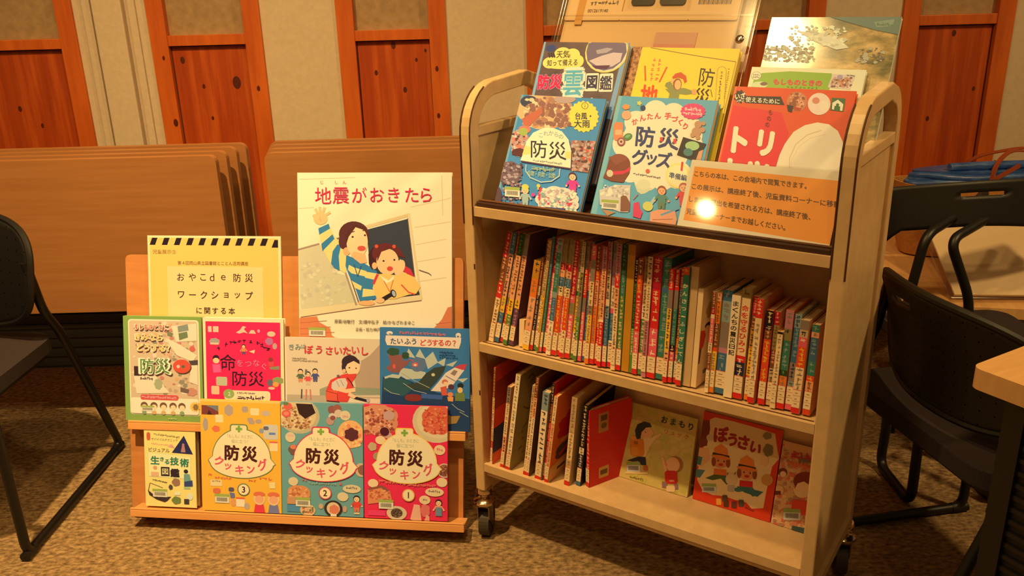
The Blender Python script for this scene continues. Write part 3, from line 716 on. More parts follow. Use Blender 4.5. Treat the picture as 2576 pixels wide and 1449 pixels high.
# --- stand, middle tier ------------------------------------------------------
def art_green(a):
    a.rect(30, 30, 1020, 1385, P(136, 152, 56)); a.rr(92, 68, 985, 1300, 40, P(238, 208, 138)); a.rr(108, 86, 968, 1286, 34, P(216, 172, 108))
    cs = [P(196, 150, 92), P(232, 196, 130), P(150, 130, 84), P(226, 160, 92), P(206, 120, 84)]
    a.speck(150, 110, 950, 1030, 16, cs, 22, 60, 4)
    for q in ([(640, 150), (960, 110), (960, 330), (700, 350)], [(560, 300), (740, 380), (960, 520), (900, 600), (700, 520)], [(150, 800), (430, 800), (600, 1010), (180, 1030)], [(880, 650), (960, 640), (960, 900), (850, 860)]): a.poly(q, P(236, 202, 134))
    a.poly([(720, 150), (850, 120), (860, 200), (730, 230)], P(140, 136, 96)); a.poly([(730, 240), (840, 215), (850, 290), (740, 330)], P(120, 120, 64)); a.poly([(590, 210), (660, 240), (650, 290), (590, 270)], P(130, 120, 70))
    a.ell(900, 435, 36, 36, P(216, 96, 66)); a.rect(155, 675, 218, 800, P(70, 44, 34)); a.poly([(850, 590), (965, 575), (965, 640), (880, 640)], P(84, 66, 50)); a.blob(880, 990, 70, 50, P(206, 130, 84)); a.poly([(740, 930), (850, 960), (840, 1010), (740, 990)], P(120, 90, 60)); a.blob(460, 900, 50, 70, P(170, 160, 96))
    Wc = P(246, 220, 156); dk = P(92, 56, 36)
    for t, cx, cy, sz, col, wd in (('もしものときに', 385, 168, 84, P(214, 66, 46), 420), ('きみなら', 352, 297, 100, P(238, 164, 50), 340), ('どうする？', 410, 432, 104, P(238, 164, 50), 400)):
        a.text(t, cx + 5, cy + 14, sz, dk, 0, .07, wd + 14); a.text(t, cx, cy, sz, Wc, 0, .065, wd + 12); a.text(t, cx, cy, sz, col, 0, .02, wd - 8)
    a.text('防災', 432, 682, 218, dk, 0, .075, 410); a.text('防災', 424, 668, 216, Wc, 0, .065, 402); a.text('防災', 424, 668, 205, P(96, 126, 54), 0, .02, 365)
    a.ell(775, 672, 112, 88, dk); a.ell(765, 662, 112, 88, P(222, 78, 46)); a.ell(720, 665, 22, 22, P(222, 180, 130)); a.ell(782, 665, 20, 20, P(90, 100, 60))
    a.marks(230, 828, 400, 828, 6, P(110, 80, 60), 34)
    a.rr(108, 1080, 968, 1286, 30, P(242, 212, 142)); a.rr(232, 1038, 712, 1108, 24, P(214, 82, 60)); a.marks(250, 1072, 690, 1072, 14, P(240, 160, 120), 34)
    a.star(925, 1180, 78, 72, P(242, 176, 60), 14, .3); a.blob(930, 1185, 34, 40, P(150, 110, 50))
    for x in (275, 400, 520, 642, 755): a.ell(x, 1180, 46, 46, P(124, 82, 46)); a.ell(x + 2, 1200, 34, 34, P(244, 200, 120)); a.ell(x, 1268, 30, 26, P(140, 150, 80) if x % 2 else P(216, 160, 80))
    a.barcode(235, 1196, 402, 1252); a.text('', 0, 0, 1, Wc) if False else None
    a.marks(580, 1342, 690, 1342, 6, P(210, 200, 110), 20)
def art_pink(a):
    a.rect(1025, 40, 2070, 1410, P(250, 208, 128)); R_ = P(240, 40, 66); a.rect(1060, 88, 2028, 1380, R_)
    c1, c2, K = P(226, 180, 120), P(170, 150, 110), P(62, 22, 34)
    a.rr(1092, 150, 1140, 225, 8, c1); a.rr(1158, 150, 1230, 225, 8, c1); a.poly([(1455, 225), (1510, 190), (1545, 140), (1590, 150), (1560, 180), (1610, 235), (1560, 220), (1500, 238)], c1); a.poly([(1620, 235), (1650, 190), (1690, 190), (1715, 235)], c1); a.ell(1750, 200, 18, 22, P(240, 140, 130))
    a.blob(1175, 345, 66, 42, c2); a.rect(1115, 360, 1230, 385, c1); a.ell(1912, 235, 54, 34, c1); a.blob(1885, 330, 50, 46, P(190, 110, 120), 5); a.ell(1955, 390, 30, 40, P(200, 150, 110)); a.ell(1190, 560, 44, 40, K); a.ell(1190, 592, 42, 36, P(246, 190, 110)); a.poly([(1140, 640), (1240, 640), (1255, 740), (1150, 750)], P(240, 90, 110))
    a.rr(1185, 800, 1330, 915, 18, P(196, 176, 110)); a.rr(1120, 920, 1225, 1030, 14, P(234, 180, 110)); a.ell(1885, 860, 38, 44, P(110, 100, 90)); a.blob(1990, 830, 70, 46, P(150, 150, 70), 6); a.ell(1960, 880, 40, 34, P(236, 150, 60)); a.ell(1905, 930, 44, 18, c1); a.poly([(1880, 660), (2010, 640), (2015, 690), (1900, 690)], P(150, 130, 80)); a.ell(1900, 560, 32, 26, P(150, 60, 40)); a.rect(1870, 590, 1940, 650, P(226, 70, 60))
    kid(a, 1552, 420, 24, K, P(226, 130, 60), P(90, 80, 90)); a.poly([(1620, 465), (1700, 440), (1690, 490)], P(250, 190, 120))
    for i, x in enumerate((1235, 1325, 1395, 1440, 1500, 1555, 1645, 1735, 1785, 1830, 1875)): a.marks(x - 20, 330 + (abs(x - 1555) / 320) ** 2 * 100, x + 20, 330 + (abs(x - 1555) / 320) ** 2 * 100, 1, K, 46, i + 3)
    a.text('命', 1345, 610, 220, K, bold=.0); 
    for c, x, y in (('を', 1500, 618), ('つ', 1612, 625), ('な', 1715, 610), ('ぐ', 1815, 650)): a.text(c, x, y, 98, P(250, 130, 130), bold=-.004)
    a.text('防災', 1605, 815, 205, K, bold=.0, width=410)
    a.rr(1290, 970, 1890, 1100, 40, P(246, 206, 130)); a.ell(1350, 1018, 72, 62, P(150, 160, 70)); a.text('2', 1355, 1018, 70, P(236, 220, 150)); a.marks(1455, 1003, 1690, 1003, 10, P(110, 60, 50), 26); a.marks(1460, 1065, 1810, 1065, 9, K, 48)
def art_boy(a):
    a.rect(75, 200, 1290, 1334, P(228, 190, 124)); a.poly([(1160, 410), (1290, 270), (1290, 830), (985, 820), (960, 700), (1040, 600), (1050, 480)], P(190, 150, 98)); a.rect(75, 200, 96, 1334, P(240, 200, 130))
    a.poly([(520, 850), (640, 800), (1290, 820), (1290, 905), (520, 935)], P(160, 150, 96)); 
    for y in (835, 858, 884): a.line([(990, y), (1280, y - 4)], 6, P(120, 140, 90))
    a.rect(96, 930, 1290, 1334, P(196, 160, 104)); a.poly([(880, 950), (1290, 950), (1290, 1010), (870, 1010)], P(240, 200, 130))
    for x, h_, c1, c2 in ((275, 660, P(96, 104, 60), P(230, 130, 70)), (372, 690, P(226, 84, 66), P(226, 180, 120)), (465, 650, P(84, 80, 104), P(90, 84, 100))): kid(a, x, h_, 32, P(54, 32, 30), c1, c2)
    a.line([(290, 860), (285, 970)], 16, P(90, 70, 50)); a.line([(350, 860), (345, 980)], 16, P(226, 110, 80)); a.line([(400, 860), (405, 980)], 16, P(226, 110, 80)); a.line([(350, 610), (345, 660)], 26, P(110, 110, 80))
    Rr = P(232, 66, 44)
    a.poly([(600, 870), (660, 730), (740, 690), (820, 655), (880, 640), (980, 690), (930, 760), (960, 820), (880, 1000), (640, 1006), (600, 960)], Rr)
    a.poly([(680, 760), (760, 710), (850, 700), (880, 760), (860, 830), (720, 880), (670, 830)], P(224, 190, 136)); a.line([(790, 730), (830, 800)], 8, P(160, 130, 110)); a.line([(740, 740), (780, 830)], 8, P(160, 130, 110))
    a.poly([(760, 810), (860, 840), (980, 820), (980, 870), (860, 890), (770, 870)], P(246, 186, 110)); a.line([(880, 700), (930, 760), (950, 800)], 12, P(60, 34, 30))
    a.rr(605, 860, 745, 990, 12, P(236, 86, 50)); a.line([(605, 870), (745, 905)], 6, P(120, 30, 30)); a.line([(745, 905), (750, 990)], 6, P(120, 30, 30)); a.line([(612, 996), (770, 1006)], 10, P(60, 34, 30))
    a.ell(915, 500, 108, 92, P(64, 40, 38)); a.ell(850, 560, 44, 70, P(64, 40, 38)); a.ell(948, 560, 92, 112, P(248, 194, 116)); a.poly([(880, 650), (1000, 640), (980, 690), (900, 690)], Rr); a.ell(838, 610, 22, 26, P(240, 176, 100))
    a.poly([(850, 470), (960, 430), (1030, 470), (1035, 520), (960, 480), (880, 520), (858, 560)], P(62, 38, 36)); a.ell(905, 568, 12, 9, P(60, 35, 30), 8); a.ell(990, 572, 10, 8, P(60, 35, 30), 8); a.line([(950, 650), (980, 652)], 5, P(190, 90, 60))
    a.line([(965, 945), (1130, 980)], 32, P(48, 34, 28)); a.ell(1140, 972, 22, 32, P(190, 170, 130)); a.poly([(900, 870), (990, 930), (960, 960), (880, 920)], P(246, 186, 110))
    for c, x in zip('きみは', (165, 250, 320)): a.text(c, x, 322 if x != 320 else 310, 88 if x < 300 else 66, P(136, 146, 110), rot=-6)
    for c, x, y in zip('ぼうさいたいし', (388, 520, 650, 765, 875, 985, 1105), (350, 350, 358, 358, 354, 345, 355)): a.text(c, x, y, 118, P(222, 60, 48), rot=2, bold=.03)
    a.marks(170, 462, 360, 465, 12, P(130, 100, 70), 18); a.marks(170, 488, 500, 496, 20, P(130, 100, 70), 18)
    a.poly([(740, 670), (770, 655), (790, 690), (750, 690)], P(120, 90, 70))
def art_typhoon(a):
    a.rect(1255, 75, 2450, 1400, P(62, 114, 128)); D = P(38, 62, 76)
    a.poly([(1290, 720), (1500, 700), (1700, 780), (2000, 900), (2450, 980), (2450, 1400), (1255, 1400)], D); a.poly([(1290, 740), (1420, 690), (1520, 730), (1640, 760), (1700, 850), (1560, 960), (1300, 900)], P(52, 84, 70))
    Wp = P(196, 184, 128)
    for q in ([(1590, 440), (1630, 338), (1720, 462)], [(1720, 440), (1775, 340), (1850, 470)], [(1840, 470), (1945, 372), (2010, 510), (1880, 600)], [(2000, 510), (2110, 450), (2090, 560)], [(2110, 540), (2260, 480), (2200, 560)], [(1540, 590), (1700, 610), (1850, 640), (1850, 720), (1600, 740), (1500, 680)], [(1310, 715), (1420, 675), (1540, 690), (1500, 730), (1380, 720), (1320, 740)], [(2250, 720), (2400, 700), (2330, 760)]): a.poly(q, Wp)
    a.blob(1750, 545, 108, 90, P(100, 112, 110), 5, .1); a.poly([(1360, 420), (1450, 430), (1540, 420), (1560, 500), (1650, 490), (1600, 560), (1530, 620), (1500, 660), (1400, 650), (1330, 600), (1400, 540)], P(150, 84, 62)); a.blob(1430, 385, 80, 50, P(56, 80, 44), 5); a.blob(1590, 430, 48, 44, P(56, 76, 40), 4)
    a.ell(1715, 545, 40, 28, P(226, 96, 66)); a.ell(1715, 550, 20, 12, P(236, 200, 140)); a.ell(1440, 575, 20, 30, P(226, 90, 56)); a.line([(1640, 480), (1690, 495)], 12, P(226, 70, 60))
    a.poly([(1760, 770), (1850, 660), (1960, 580), (2112, 550), (2080, 640), (1990, 760), (1880, 880), (1700, 860), (1560, 820)], P(60, 66, 46)); a.ell(1948, 670, 24, 20, P(210, 190, 110))
    a.poly([(1915, 880), (2010, 770), (2110, 640), (2240, 560), (2350, 600), (2260, 720), (2200, 800), (2050, 885)], P(238, 200, 140)); a.poly([(2215, 565), (2300, 530), (2385, 520), (2360, 590), (2330, 600)], P(206, 66, 62)); a.poly([(2170, 650), (2215, 600), (2265, 615), (2225, 680)], P(150, 120, 84)); a.line([(2110, 680), (2240, 750)], 10, P(120, 110, 110))
    for cx, cy, c in ((2100, 760, P(214, 110, 70)), (2180, 820, P(90, 50, 50)), (2300, 800, P(44, 44, 36))): a.ell(cx, cy, 40, 34, c); 
    a.ell(2110, 780, 30, 26, SK); a.ell(2295, 860, 34, 38, P(246, 180, 80)); a.ell(2170, 920, 36, 32, P(236, 130, 70)); a.poly([(2040, 830), (2120, 810), (2130, 930), (2060, 940)], P(222, 86, 50)); a.poly([(2130, 950), (2210, 950), (2205, 1010), (2140, 1005)], P(240, 150, 60)); a.poly([(2230, 900), (2350, 890), (2360, 1000), (2230, 1000)], P(120, 124, 50))
    a.blob(1690, 975, 112, 48, P(140, 50, 36), 4, .1); a.poly([(1790, 920), (2080, 930), (2060, 990), (1800, 980)], P(66, 92, 120))
    for p in ([(1310, 860), (1400, 920), (1510, 940)], [(1560, 790), (1700, 880), (1860, 915)], [(1540, 660), (1700, 750), (1900, 840)], [(2190, 1040), (2260, 1100), (2350, 1140)], [(2290, 1140), (2400, 1200)]): a.line(p, 8, P(176, 170, 120))
    a.poly([(2110, 1170), (2180, 1200), (2300, 1190), (2250, 1290), (2120, 1310)], P(170, 120, 50))
    S = P(242, 206, 146); a.ell(1385, 145, 42, 26, S); a.ell(2272, 158, 34, 34, S); a.poly([(1335, 175), (1700, 178), (2310, 185), (2305, 250), (2280, 328), (1800, 318), (1350, 302), (1328, 240)], S); a.ell(1392, 158, 20, 8, P(100, 110, 100)); a.ell(2268, 172, 14, 12, P(100, 110, 100))
    a.marks(1505, 135, 2120, 150, 22, P(232, 110, 90), 34, 5)
    for c, x in zip('たいふう', (1432, 1520, 1618, 1702)): a.text(c, x, 248, 88, P(62, 76, 84), bold=.03)
    for c, x in zip('どうするの？', (1822, 1902, 1975, 2050, 2140, 2220)): a.text(c, x, 258, 92, P(222, 74, 52), bold=.03)
    for y in (375, 410, 440): a.marks(2030, y, 2200 + (y - 375), y + 5, 9, P(40, 70, 90), 26, y)
TB = .2655; MO = .017
faced(stand_frame(.007, TB, .030), .208, .267, .014, P(136, 152, 56), (30, 30), (1020, 30), (30, 1385), 'green-bordered book with green and orange title, leftmost on the middle ledge of the stand', art_green)
faced(stand_frame(.219, TB, .031), .209, .267, .014, P(250, 208, 128), (1025, 40), (2070, 40), (1025, 1410), 'bright pink book with a pale border, on the middle ledge of the stand', art_pink)
faced(stand_frame(.430, TB, .030), .241, .222, .008, P(228, 190, 124), (75, 200), (1290, 200), (75, 1334), 'pale picture book with a boy in a red vest, on the stand', art_boy)
faced(stand_frame(.6715, TB, .031), .222, .251, .010, P(62, 114, 128), (1255, 75), (2420, 75), (1255, 1400), 'dark blue picture book of a stormy sea with a white banner title', art_typhoon)
# --- stand, bottom tier ------------------------------------------------------
def art_skills(a):
    Yc = P(246, 208, 96); a.rect(155, 355, 725, 1245, Yc); K = P(56, 40, 36)
    a.marks(270, 405, 550, 430, 14, P(140, 110, 60), 26); a.text('サバイバルテクニック', 382, 465, 34, P(90, 66, 50), width=290, rot=1.5); a.blob(205, 430, 22, 50, P(216, 90, 50), 4)
    a.marks(230, 515, 450, 525, 11, P(232, 140, 90), 20, 8); a.poly([(420, 545), (460, 510), (500, 560)], P(226, 150, 110)); a.text('ビジュアル', 320, 585, 54, P(130, 104, 66), width=230, bold=.03, rot=1.5)
    a.poly([(597, 408), (693, 622), (460, 610)], P(46, 46, 66)); a.poly([(575, 520), (600, 520), (612, 600), (560, 600)], P(190, 120, 90)); a.ell(588, 512, 14, 14, P(190, 120, 90))
    a.poly([(190, 612), (668, 645), (662, 912), (198, 895)], P(226, 210, 120)); a.poly([(198, 622), (660, 652), (655, 902), (205, 886)], P(248, 220, 124))
    G = P(58, 118, 72)
    for c, x, y, z in (('生', 272, 705, 104), ('き', 350, 690, 56), ('る', 405, 718, 66), ('技', 487, 708, 98), ('術', 597, 722, 100)): a.text(c, x, y, z, G, bold=.045)
    a.rect(335, 778, 430, 884, K); a.text('図', 382, 832, 78, P(240, 214, 120), bold=.02); a.text('鑑', 490, 842, 98, K, bold=.07)
    a.blob(272, 790, 22, 22, P(226, 150, 90), 5); a.rect(225, 840, 310, 890, P(236, 170, 100)); a.marks(240, 930, 400, 958, 10, K, 18)
    a.ell(612, 820, 24, 24, K); a.poly([(590, 850), (650, 850), (668, 930), (588, 940)], P(120, 150, 110)); a.poly([(590, 940), (680, 920), (684, 990), (590, 995)], P(60, 70, 90)); a.rect(585, 1000, 655, 1022, P(170, 190, 110)); a.blob(500, 950, 44, 44, P(160, 110, 70), 5)
    a.poly([(182, 1050), (240, 1100), (300, 1135), (442, 1120), (400, 1170), (370, 1188), (280, 1160), (200, 1110)], P(64, 48, 38)); a.line([(210, 970), (190, 1060)], 5, K); a.line([(215, 970), (350, 1020)], 4, K); a.blob(440, 1010, 22, 30, P(90, 70, 50), 5); a.blob(500, 1160, 50, 44, P(120, 124, 50), 5); a.ell(650, 1110, 34, 40, P(226, 214, 150)); a.rect(585, 1140, 640, 1200, P(70, 60, 40)); a.rect(480, 1060, 545, 1100, P(236, 220, 140))
    a.barcode(240, 1055, 400, 1128)
def cooking(a, no, bgc, outl, dx, dy, k, numc, deco):
    """shared series layout; (dx,dy,k) place the common frame of volume 3 in this volume's pixels"""
    X = lambda x, y: (dx + (x - 1210) * k, dy + (y - 600) * k)
    def R(x0, y0, x1, y1, m): p, q = X(x0, y0), X(x1, y1); a.rect(p[0], p[1], q[0], q[1], m)
    deco(a)
    dome = [(915, 640)] + [(1228 + 314 * math.cos(t), 650 - 318 * math.sin(t)) for t in [PI - .02 - i * (PI - .04) / 24 for i in range(25)] if True] + [(1545, 640)]
    brim = [(868, 675), (915, 630), (1543, 640), (1592, 700)] + [(1230 + 345 * math.cos(t), 690 + 168 * math.sin(t)) for t in [.12 + i * (PI - .24) / 20 for i in range(21)]]
    cream = P(250, 212, 130)
    def grow(pts, g): return [(1230 + (x - 1230) * (1 + g / 330), 640 + (y - 640) * (1 + g / 260)) for x, y in pts]
    def tf(pts): return [X(*p) for p in pts]
    a.poly(tf(rrect(1108, 275, 1302, 420, 30)), outl); a.poly(tf(grow(dome, 9)), outl); a.poly(tf(grow(brim, 9)), outl)
    a.poly(tf(rrect(1120, 288, 1290, 420, 22)), cream); a.poly(tf(dome), cream); a.poly(tf(brim), cream)
    g = P(136, 160, 52); cx, cy = X(1207, 328); q = 36 * k; t = 13 * k
    a.rect(cx - q, cy - t, cx + q, cy + t, g); a.rect(cx - t, cy - q, cx + t, cy + q, g)
    c1 = P(156, 150, 90); B_ = P(82, 32, 22); PK = P(234, 84, 78)
    p = X(1218, 408); a.text('「もしも」のときに', p[0], p[1], 44 * k, c1, width=275 * k, bold=.0)
    p = X(1212, 462); a.text('役に立つ！', p[0], p[1], 44 * k, c1, width=180 * k, bold=.0)
    for c, x, y in (('防', 1125, 588), ('災', 1318, 596)): p = X(x, y); a.text(c, p[0], p[1], 172 * k, B_, bold=.045, rot=1.5)
    for c, x, y, ro, z in (('ク', 982, 682, 18, 118), ('ッ', 1078, 742, 9, 100), ('キ', 1205, 772, 2, 112), ('ン', 1330, 762, -9, 104), ('グ', 1458, 706, -18, 122)): p = X(x, y); a.text(c, p[0], p[1], z * k, PK, rot=ro, bold=.035)
    p = X(1246, 985); a.ell(p[0], p[1], 68 * k, 68 * k, numc); a.ell(p[0], p[1], 58 * k, 58 * k, cream); a.text(str(no), p[0], p[1], 92 * k, B_, bold=.03)
    p0, p1 = X(930, 1062), X(1085, 1140); a.barcode(p0[0], p0[1], p1[0], p1[1])
def deco3(a):
    a.rect(780, 15, 1700, 1240, P(248, 172, 46)); a.rect(780, 15, 1700, 42, P(250, 190, 80))
    a.rect(800, 82, 985, 184, P(132, 60, 44)); a.poly([(850, 85), (985, 82), (985, 150), (930, 120)], P(120, 120, 96)); a.poly([(860, 184), (880, 130), (920, 184)], P(70, 40, 30))
    G = P(186, 150, 106); a.blob(1098, 130, 48, 60, G, 6); a.blob(1275, 115, 36, 34, G, 4); a.rr(1330, 100, 1428, 175, 16, P(250, 206, 120)); a.blob(1500, 150, 46, 30, P(206, 170, 116), 4)
    for x, y in ((1330, 225), (1420, 240), (1345, 250)): a.blob(x, y, 34, 24, G, 4)
    a.rr(950, 180, 1035, 265, 6, P(250, 206, 120)); a.blob(840, 290, 28, 70, P(176, 150, 110), 5); a.blob(955, 335, 42, 34, P(234, 110, 60), 5); a.rr(1470, 270, 1630, 430, 30, P(214, 190, 136)); a.rect(1530, 355, 1600, 380, P(110, 130, 140)); a.blob(1500, 310, 30, 22, P(110, 100, 90), 4); a.blob(1450, 340, 26, 26, P(150, 150, 130), 4)
    a.rr(1535, 455, 1622, 555, 6, P(250, 206, 120)); a.rect(1535, 452, 1622, 468, P(232, 90, 60))
    for x0, x1, y in ((860, 900, 830), (930, 1110, 865), (1290, 1380, 880), (1420, 1560, 855)): a.marks(x0, y, x1, y + 8, max(2, (x1 - x0) // 28), P(226, 100, 50), 30, x0)
    a.rr(880, 890, 1010, 960, 10, P(244, 200, 110)); a.marks(895, 905, 990, 905, 5, P(90, 50, 30), 18); a.blob(1110, 990, 32, 24, P(96, 84, 74), 4); a.poly([(1090, 1020), (1145, 1030), (1150, 1080), (1100, 1085)], P(110, 110, 120)); a.blob(950, 1010, 44, 30, P(226, 110, 60), 4); a.blob(1130, 1130, 30, 44, P(232, 150, 70), 5)
    a.rr(1160, 1075, 1255, 1175, 8, P(248, 212, 140)); a.rect(1160, 1072, 1255, 1092, P(230, 100, 50)); a.ell(1278, 1165, 30, 36, P(190, 160, 110)); a.poly([(1520, 900), (1590, 890), (1590, 960), (1530, 960)], P(244, 206, 110))
    for x, c in ((1415, P(232, 60, 56)), (1570, P(126, 116, 120))): a.poly([(x - 45, 1140), (x + 45, 1140), (x + 65, 1245), (x - 65, 1245)], c); a.ell(x, 1080, 64, 66, P(240, 190, 110)); a.ell(x, 1030, 64, 30, P(230, 110, 56)); a.ell(x, 1085, 48, 44, P(244, 160, 90))
def deco2(a):
    a.rect(1600, 30, 2600, 1320, P(112, 152, 118)); Wt = P(226, 190, 116)
    a.ell(1830, 190, 226, 195, P(196, 170, 104)); a.ell(1815, 175, 205, 175, P(226, 182, 106)); a.speck(1650, 90, 1960, 320, 22, [P(196, 120, 60), P(236, 196, 116), P(150, 90, 46), P(216, 150, 80)], 12, 34, 9)
    a.poly([(1800, 55), (1975, 58), (2012, 150), (1900, 220), (1830, 160)], P(60, 36, 26)); a.ell(1712, 88, 46, 40, P(232, 92, 62)); a.ell(1694, 168, 50, 40, P(232, 88, 60)); a.ell(1694, 168, 30, 22, P(240, 130, 80)); a.blob(1690, 60, 30, 20, P(120, 120, 60), 4)
    for x, y, c in ((2190, 110, P(150, 84, 60)), (2250, 95, P(160, 90, 62)), (2260, 150, P(216, 176, 120)), (2195, 190, P(216, 186, 130)), (2170, 235, P(190, 140, 100))): a.ell(x, y, 44, 44, c, 14)
    a.ell(2200, 200, 30, 26, P(150, 80, 56)); a.ell(2333, 170, 56, 54, Wt); a.ell(2390, 370, 142, 152, P(240, 168, 84)); a.speck(2290, 260, 2500, 490, 14, [P(246, 190, 100), P(236, 130, 70)], 20, 44, 2); a.blob(2400, 372, 74, 68, P(96, 44, 36), 6, .2)
    a.ell(1735, 425, 56, 56, Wt); a.marks(1700, 408, 1770, 408, 3, P(232, 150, 120), 26); a.marks(2300, 180, 2365, 180, 3, P(232, 150, 120), 26)
    a.blob(1765, 560, 52, 54, P(120, 84, 56), 5); a.ell(1765, 530, 34, 26, P(232, 120, 70)); a.ell(2500, 755, 66, 76, P(214, 170, 110)); a.ell(2515, 755, 50, 56, P(150, 90, 54)); a.ell(1760, 910, 54, 48, Wt)
    a.blob(1820, 1040, 128, 92, P(222, 136, 66), 4, .08); a.speck(1720, 980, 1920, 1090, 12, [P(196, 104, 50), P(236, 160, 84)], 14, 34, 7); a.rect(1690, 1080, 1800, 1160, P(206, 140, 76)); a.rect(1690, 1170, 1840, 1245, P(84, 134, 130)); a.ell(1915, 1220, 84, 66, P(226, 176, 100)); a.speck(1860, 1180, 1975, 1250, 8, [P(206, 110, 60), P(120, 100, 50)], 10, 26, 1)
    a.ell(2195, 1190, 100, 90, P(64, 44, 34)); a.ell(2195, 1190, 72, 70, P(226, 186, 110)); a.blob(2205, 1200, 52, 50, P(226, 120, 70), 6); a.ell(2060, 1170, 26, 30, P(206, 160, 100)); a.ell(2320, 1190, 24, 36, P(200, 150, 96)); a.rect(2165, 1250, 2230, 1280, P(232, 210, 150))
    a.ell(2398, 965, 98, 46, Wt); a.marks(2335, 955, 2460, 955, 6, P(110, 90, 60), 26); a.ell(2300, 1055, 60, 50, Wt); kid(a, 2450, 1100, 34, P(56, 34, 34), P(228, 70, 44), P(228, 110, 60)); a.rect(2420, 1220, 2480, 1240, Wt)
    for x0, x1, y in ((1850, 1920, 890), (1930, 2240, 918), (2260, 2290, 915)): a.marks(x0, y, x1, y + 4, max(2, (x1 - x0) // 24), P(226, 96, 70) if x1 - x0 < 100 else P(150, 170, 120), 28, x0)
def deco1(a):
    a.rect(100, 60, 1020, 1260, P(240, 46, 62)); Wt = P(244, 196, 116)
    a.ell(870, 225, 245, 215, P(222, 186, 112)); a.ell(880, 215, 212, 180, P(232, 196, 120)); a.blob(885, 205, 162, 150, P(226, 96, 52), 8, .1); a.speck(745, 90, 975, 340, 26, [P(240, 140, 76), P(206, 66, 40), P(236, 110, 60)], 10, 26, 4)
    a.blob(270, 215, 210, 160, P(224, 136, 80), 6, .12); a.speck(140, 110, 440, 380, 26, [P(206, 100, 56), P(238, 170, 100), P(160, 70, 46)], 12, 34, 6); a.ell(385, 175, 60, 50, P(206, 150, 110)); a.ell(372, 378, 44, 34, P(206, 150, 110)); a.ell(340, 342, 54, 50, P(206, 140, 90)); a.ell(338, 342, 48, 46, P(84, 28, 30))
    a.ell(295, 430, 54, 44, Wt); a.blob(210, 500, 44, 44, P(200, 160, 96), 5); a.ell(258, 598, 42, 42, P(170, 140, 80)); a.ell(905, 510, 58, 52, Wt); a.marks(870, 500, 940, 515, 3, P(226, 90, 70), 26)
    a.ell(955, 720, 76, 74, P(226, 180, 120)); a.ell(955, 720, 64, 62, P(150, 80, 46)); a.speck(905, 670, 1000, 770, 10, [P(206, 130, 70), P(110, 60, 40)], 8, 20, 3); a.ell(928, 842, 56, 48, Wt); a.ell(215, 880, 54, 44, Wt)
    a.poly([(158, 935), (310, 895), (390, 950), (410, 1040), (370, 1065), (160, 1100)], P(228, 130, 66)); a.poly([(158, 935), (310, 895), (390, 950), (350, 965), (300, 925), (165, 955)], P(150, 80, 50)); a.speck(180, 950, 380, 1050, 14, [P(240, 150, 80), P(196, 90, 46)], 12, 28, 8)
    a.rect(160, 1160, 345, 1215, P(240, 60, 80)); a.ell(460, 1180, 106, 74, P(226, 184, 116)); a.ell(460, 1180, 62, 50, P(96, 70, 44)); a.speck(415, 1145, 505, 1215, 10, [P(150, 110, 66), P(60, 40, 30)], 8, 16, 2)
    a.poly([(600, 1240), (640, 1080), (700, 1085), (720, 1260)], P(246, 170, 110)); a.blob(755, 1140, 50, 66, P(232, 110, 80), 5); a.poly([(770, 1180), (800, 1200), (800, 1260), (740, 1260)], P(240, 160, 100))
    a.ell(852, 945, 96, 46, Wt); a.marks(790, 935, 915, 940, 6, P(110, 80, 56), 24); a.ell(752, 1030, 58, 46, Wt); a.marks(730, 1030, 775, 1030, 3, P(130, 90, 66), 20); kid(a, 895, 1080, 32, P(54, 32, 34), P(240, 150, 90), P(120, 140, 120)); a.poly([(868, 1100), (925, 1100), (930, 1190), (862, 1190)], P(112, 136, 118))
    for x0, x1, y in ((270, 560, 870), (580, 870, 880)): a.marks(x0, y - (20 if x0 < 300 else 0), x1, y, 12, P(240, 120, 80), 30, x0)
BT = .0475; GS = 'cooking series on the bottom ledge of the stand'
faced(stand_frame(.058, BT, .036, 0), .137, .197, .018, P(246, 208, 96), (155, 355), (722, 355), (155, 1240), 'small yellow book with a dark triangle and green title, on the bottom ledge', art_skills)
faced(stand_frame(.2155, BT, .0475), .2075, .282, .008, P(248, 172, 46), (785, 20), (1655, 20), (785, 1230), 'orange cookbook numbered 3 on the bottom ledge of the stand', lambda a: cooking(a, 3, None, P(112, 122, 60), 1210, 600, 1.0, P(96, 110, 60), deco3), group=GS)
faced(stand_frame(.4245, BT, .0475), .2075, .282, .008, P(112, 152, 118), (1632, 42), (2520, 42), (1632, 1275), 'teal cookbook numbered 2 on the bottom ledge of the stand', lambda a: cooking(a, 2, None, P(226, 40, 60), 2073, 630, 1.02, P(226, 60, 66), deco2), group=GS)
faced(stand_frame(.6345, BT, .0475), .2075, .282, .008, P(240, 46, 62), (120, 68), (985, 68), (120, 1245), 'red cookbook numbered 1 at the right end of the bottom ledge of the stand', lambda a: cooking(a, 1, None, P(250, 190, 66), 549, 612, .975, P(240, 150, 60), deco1), group=GS)
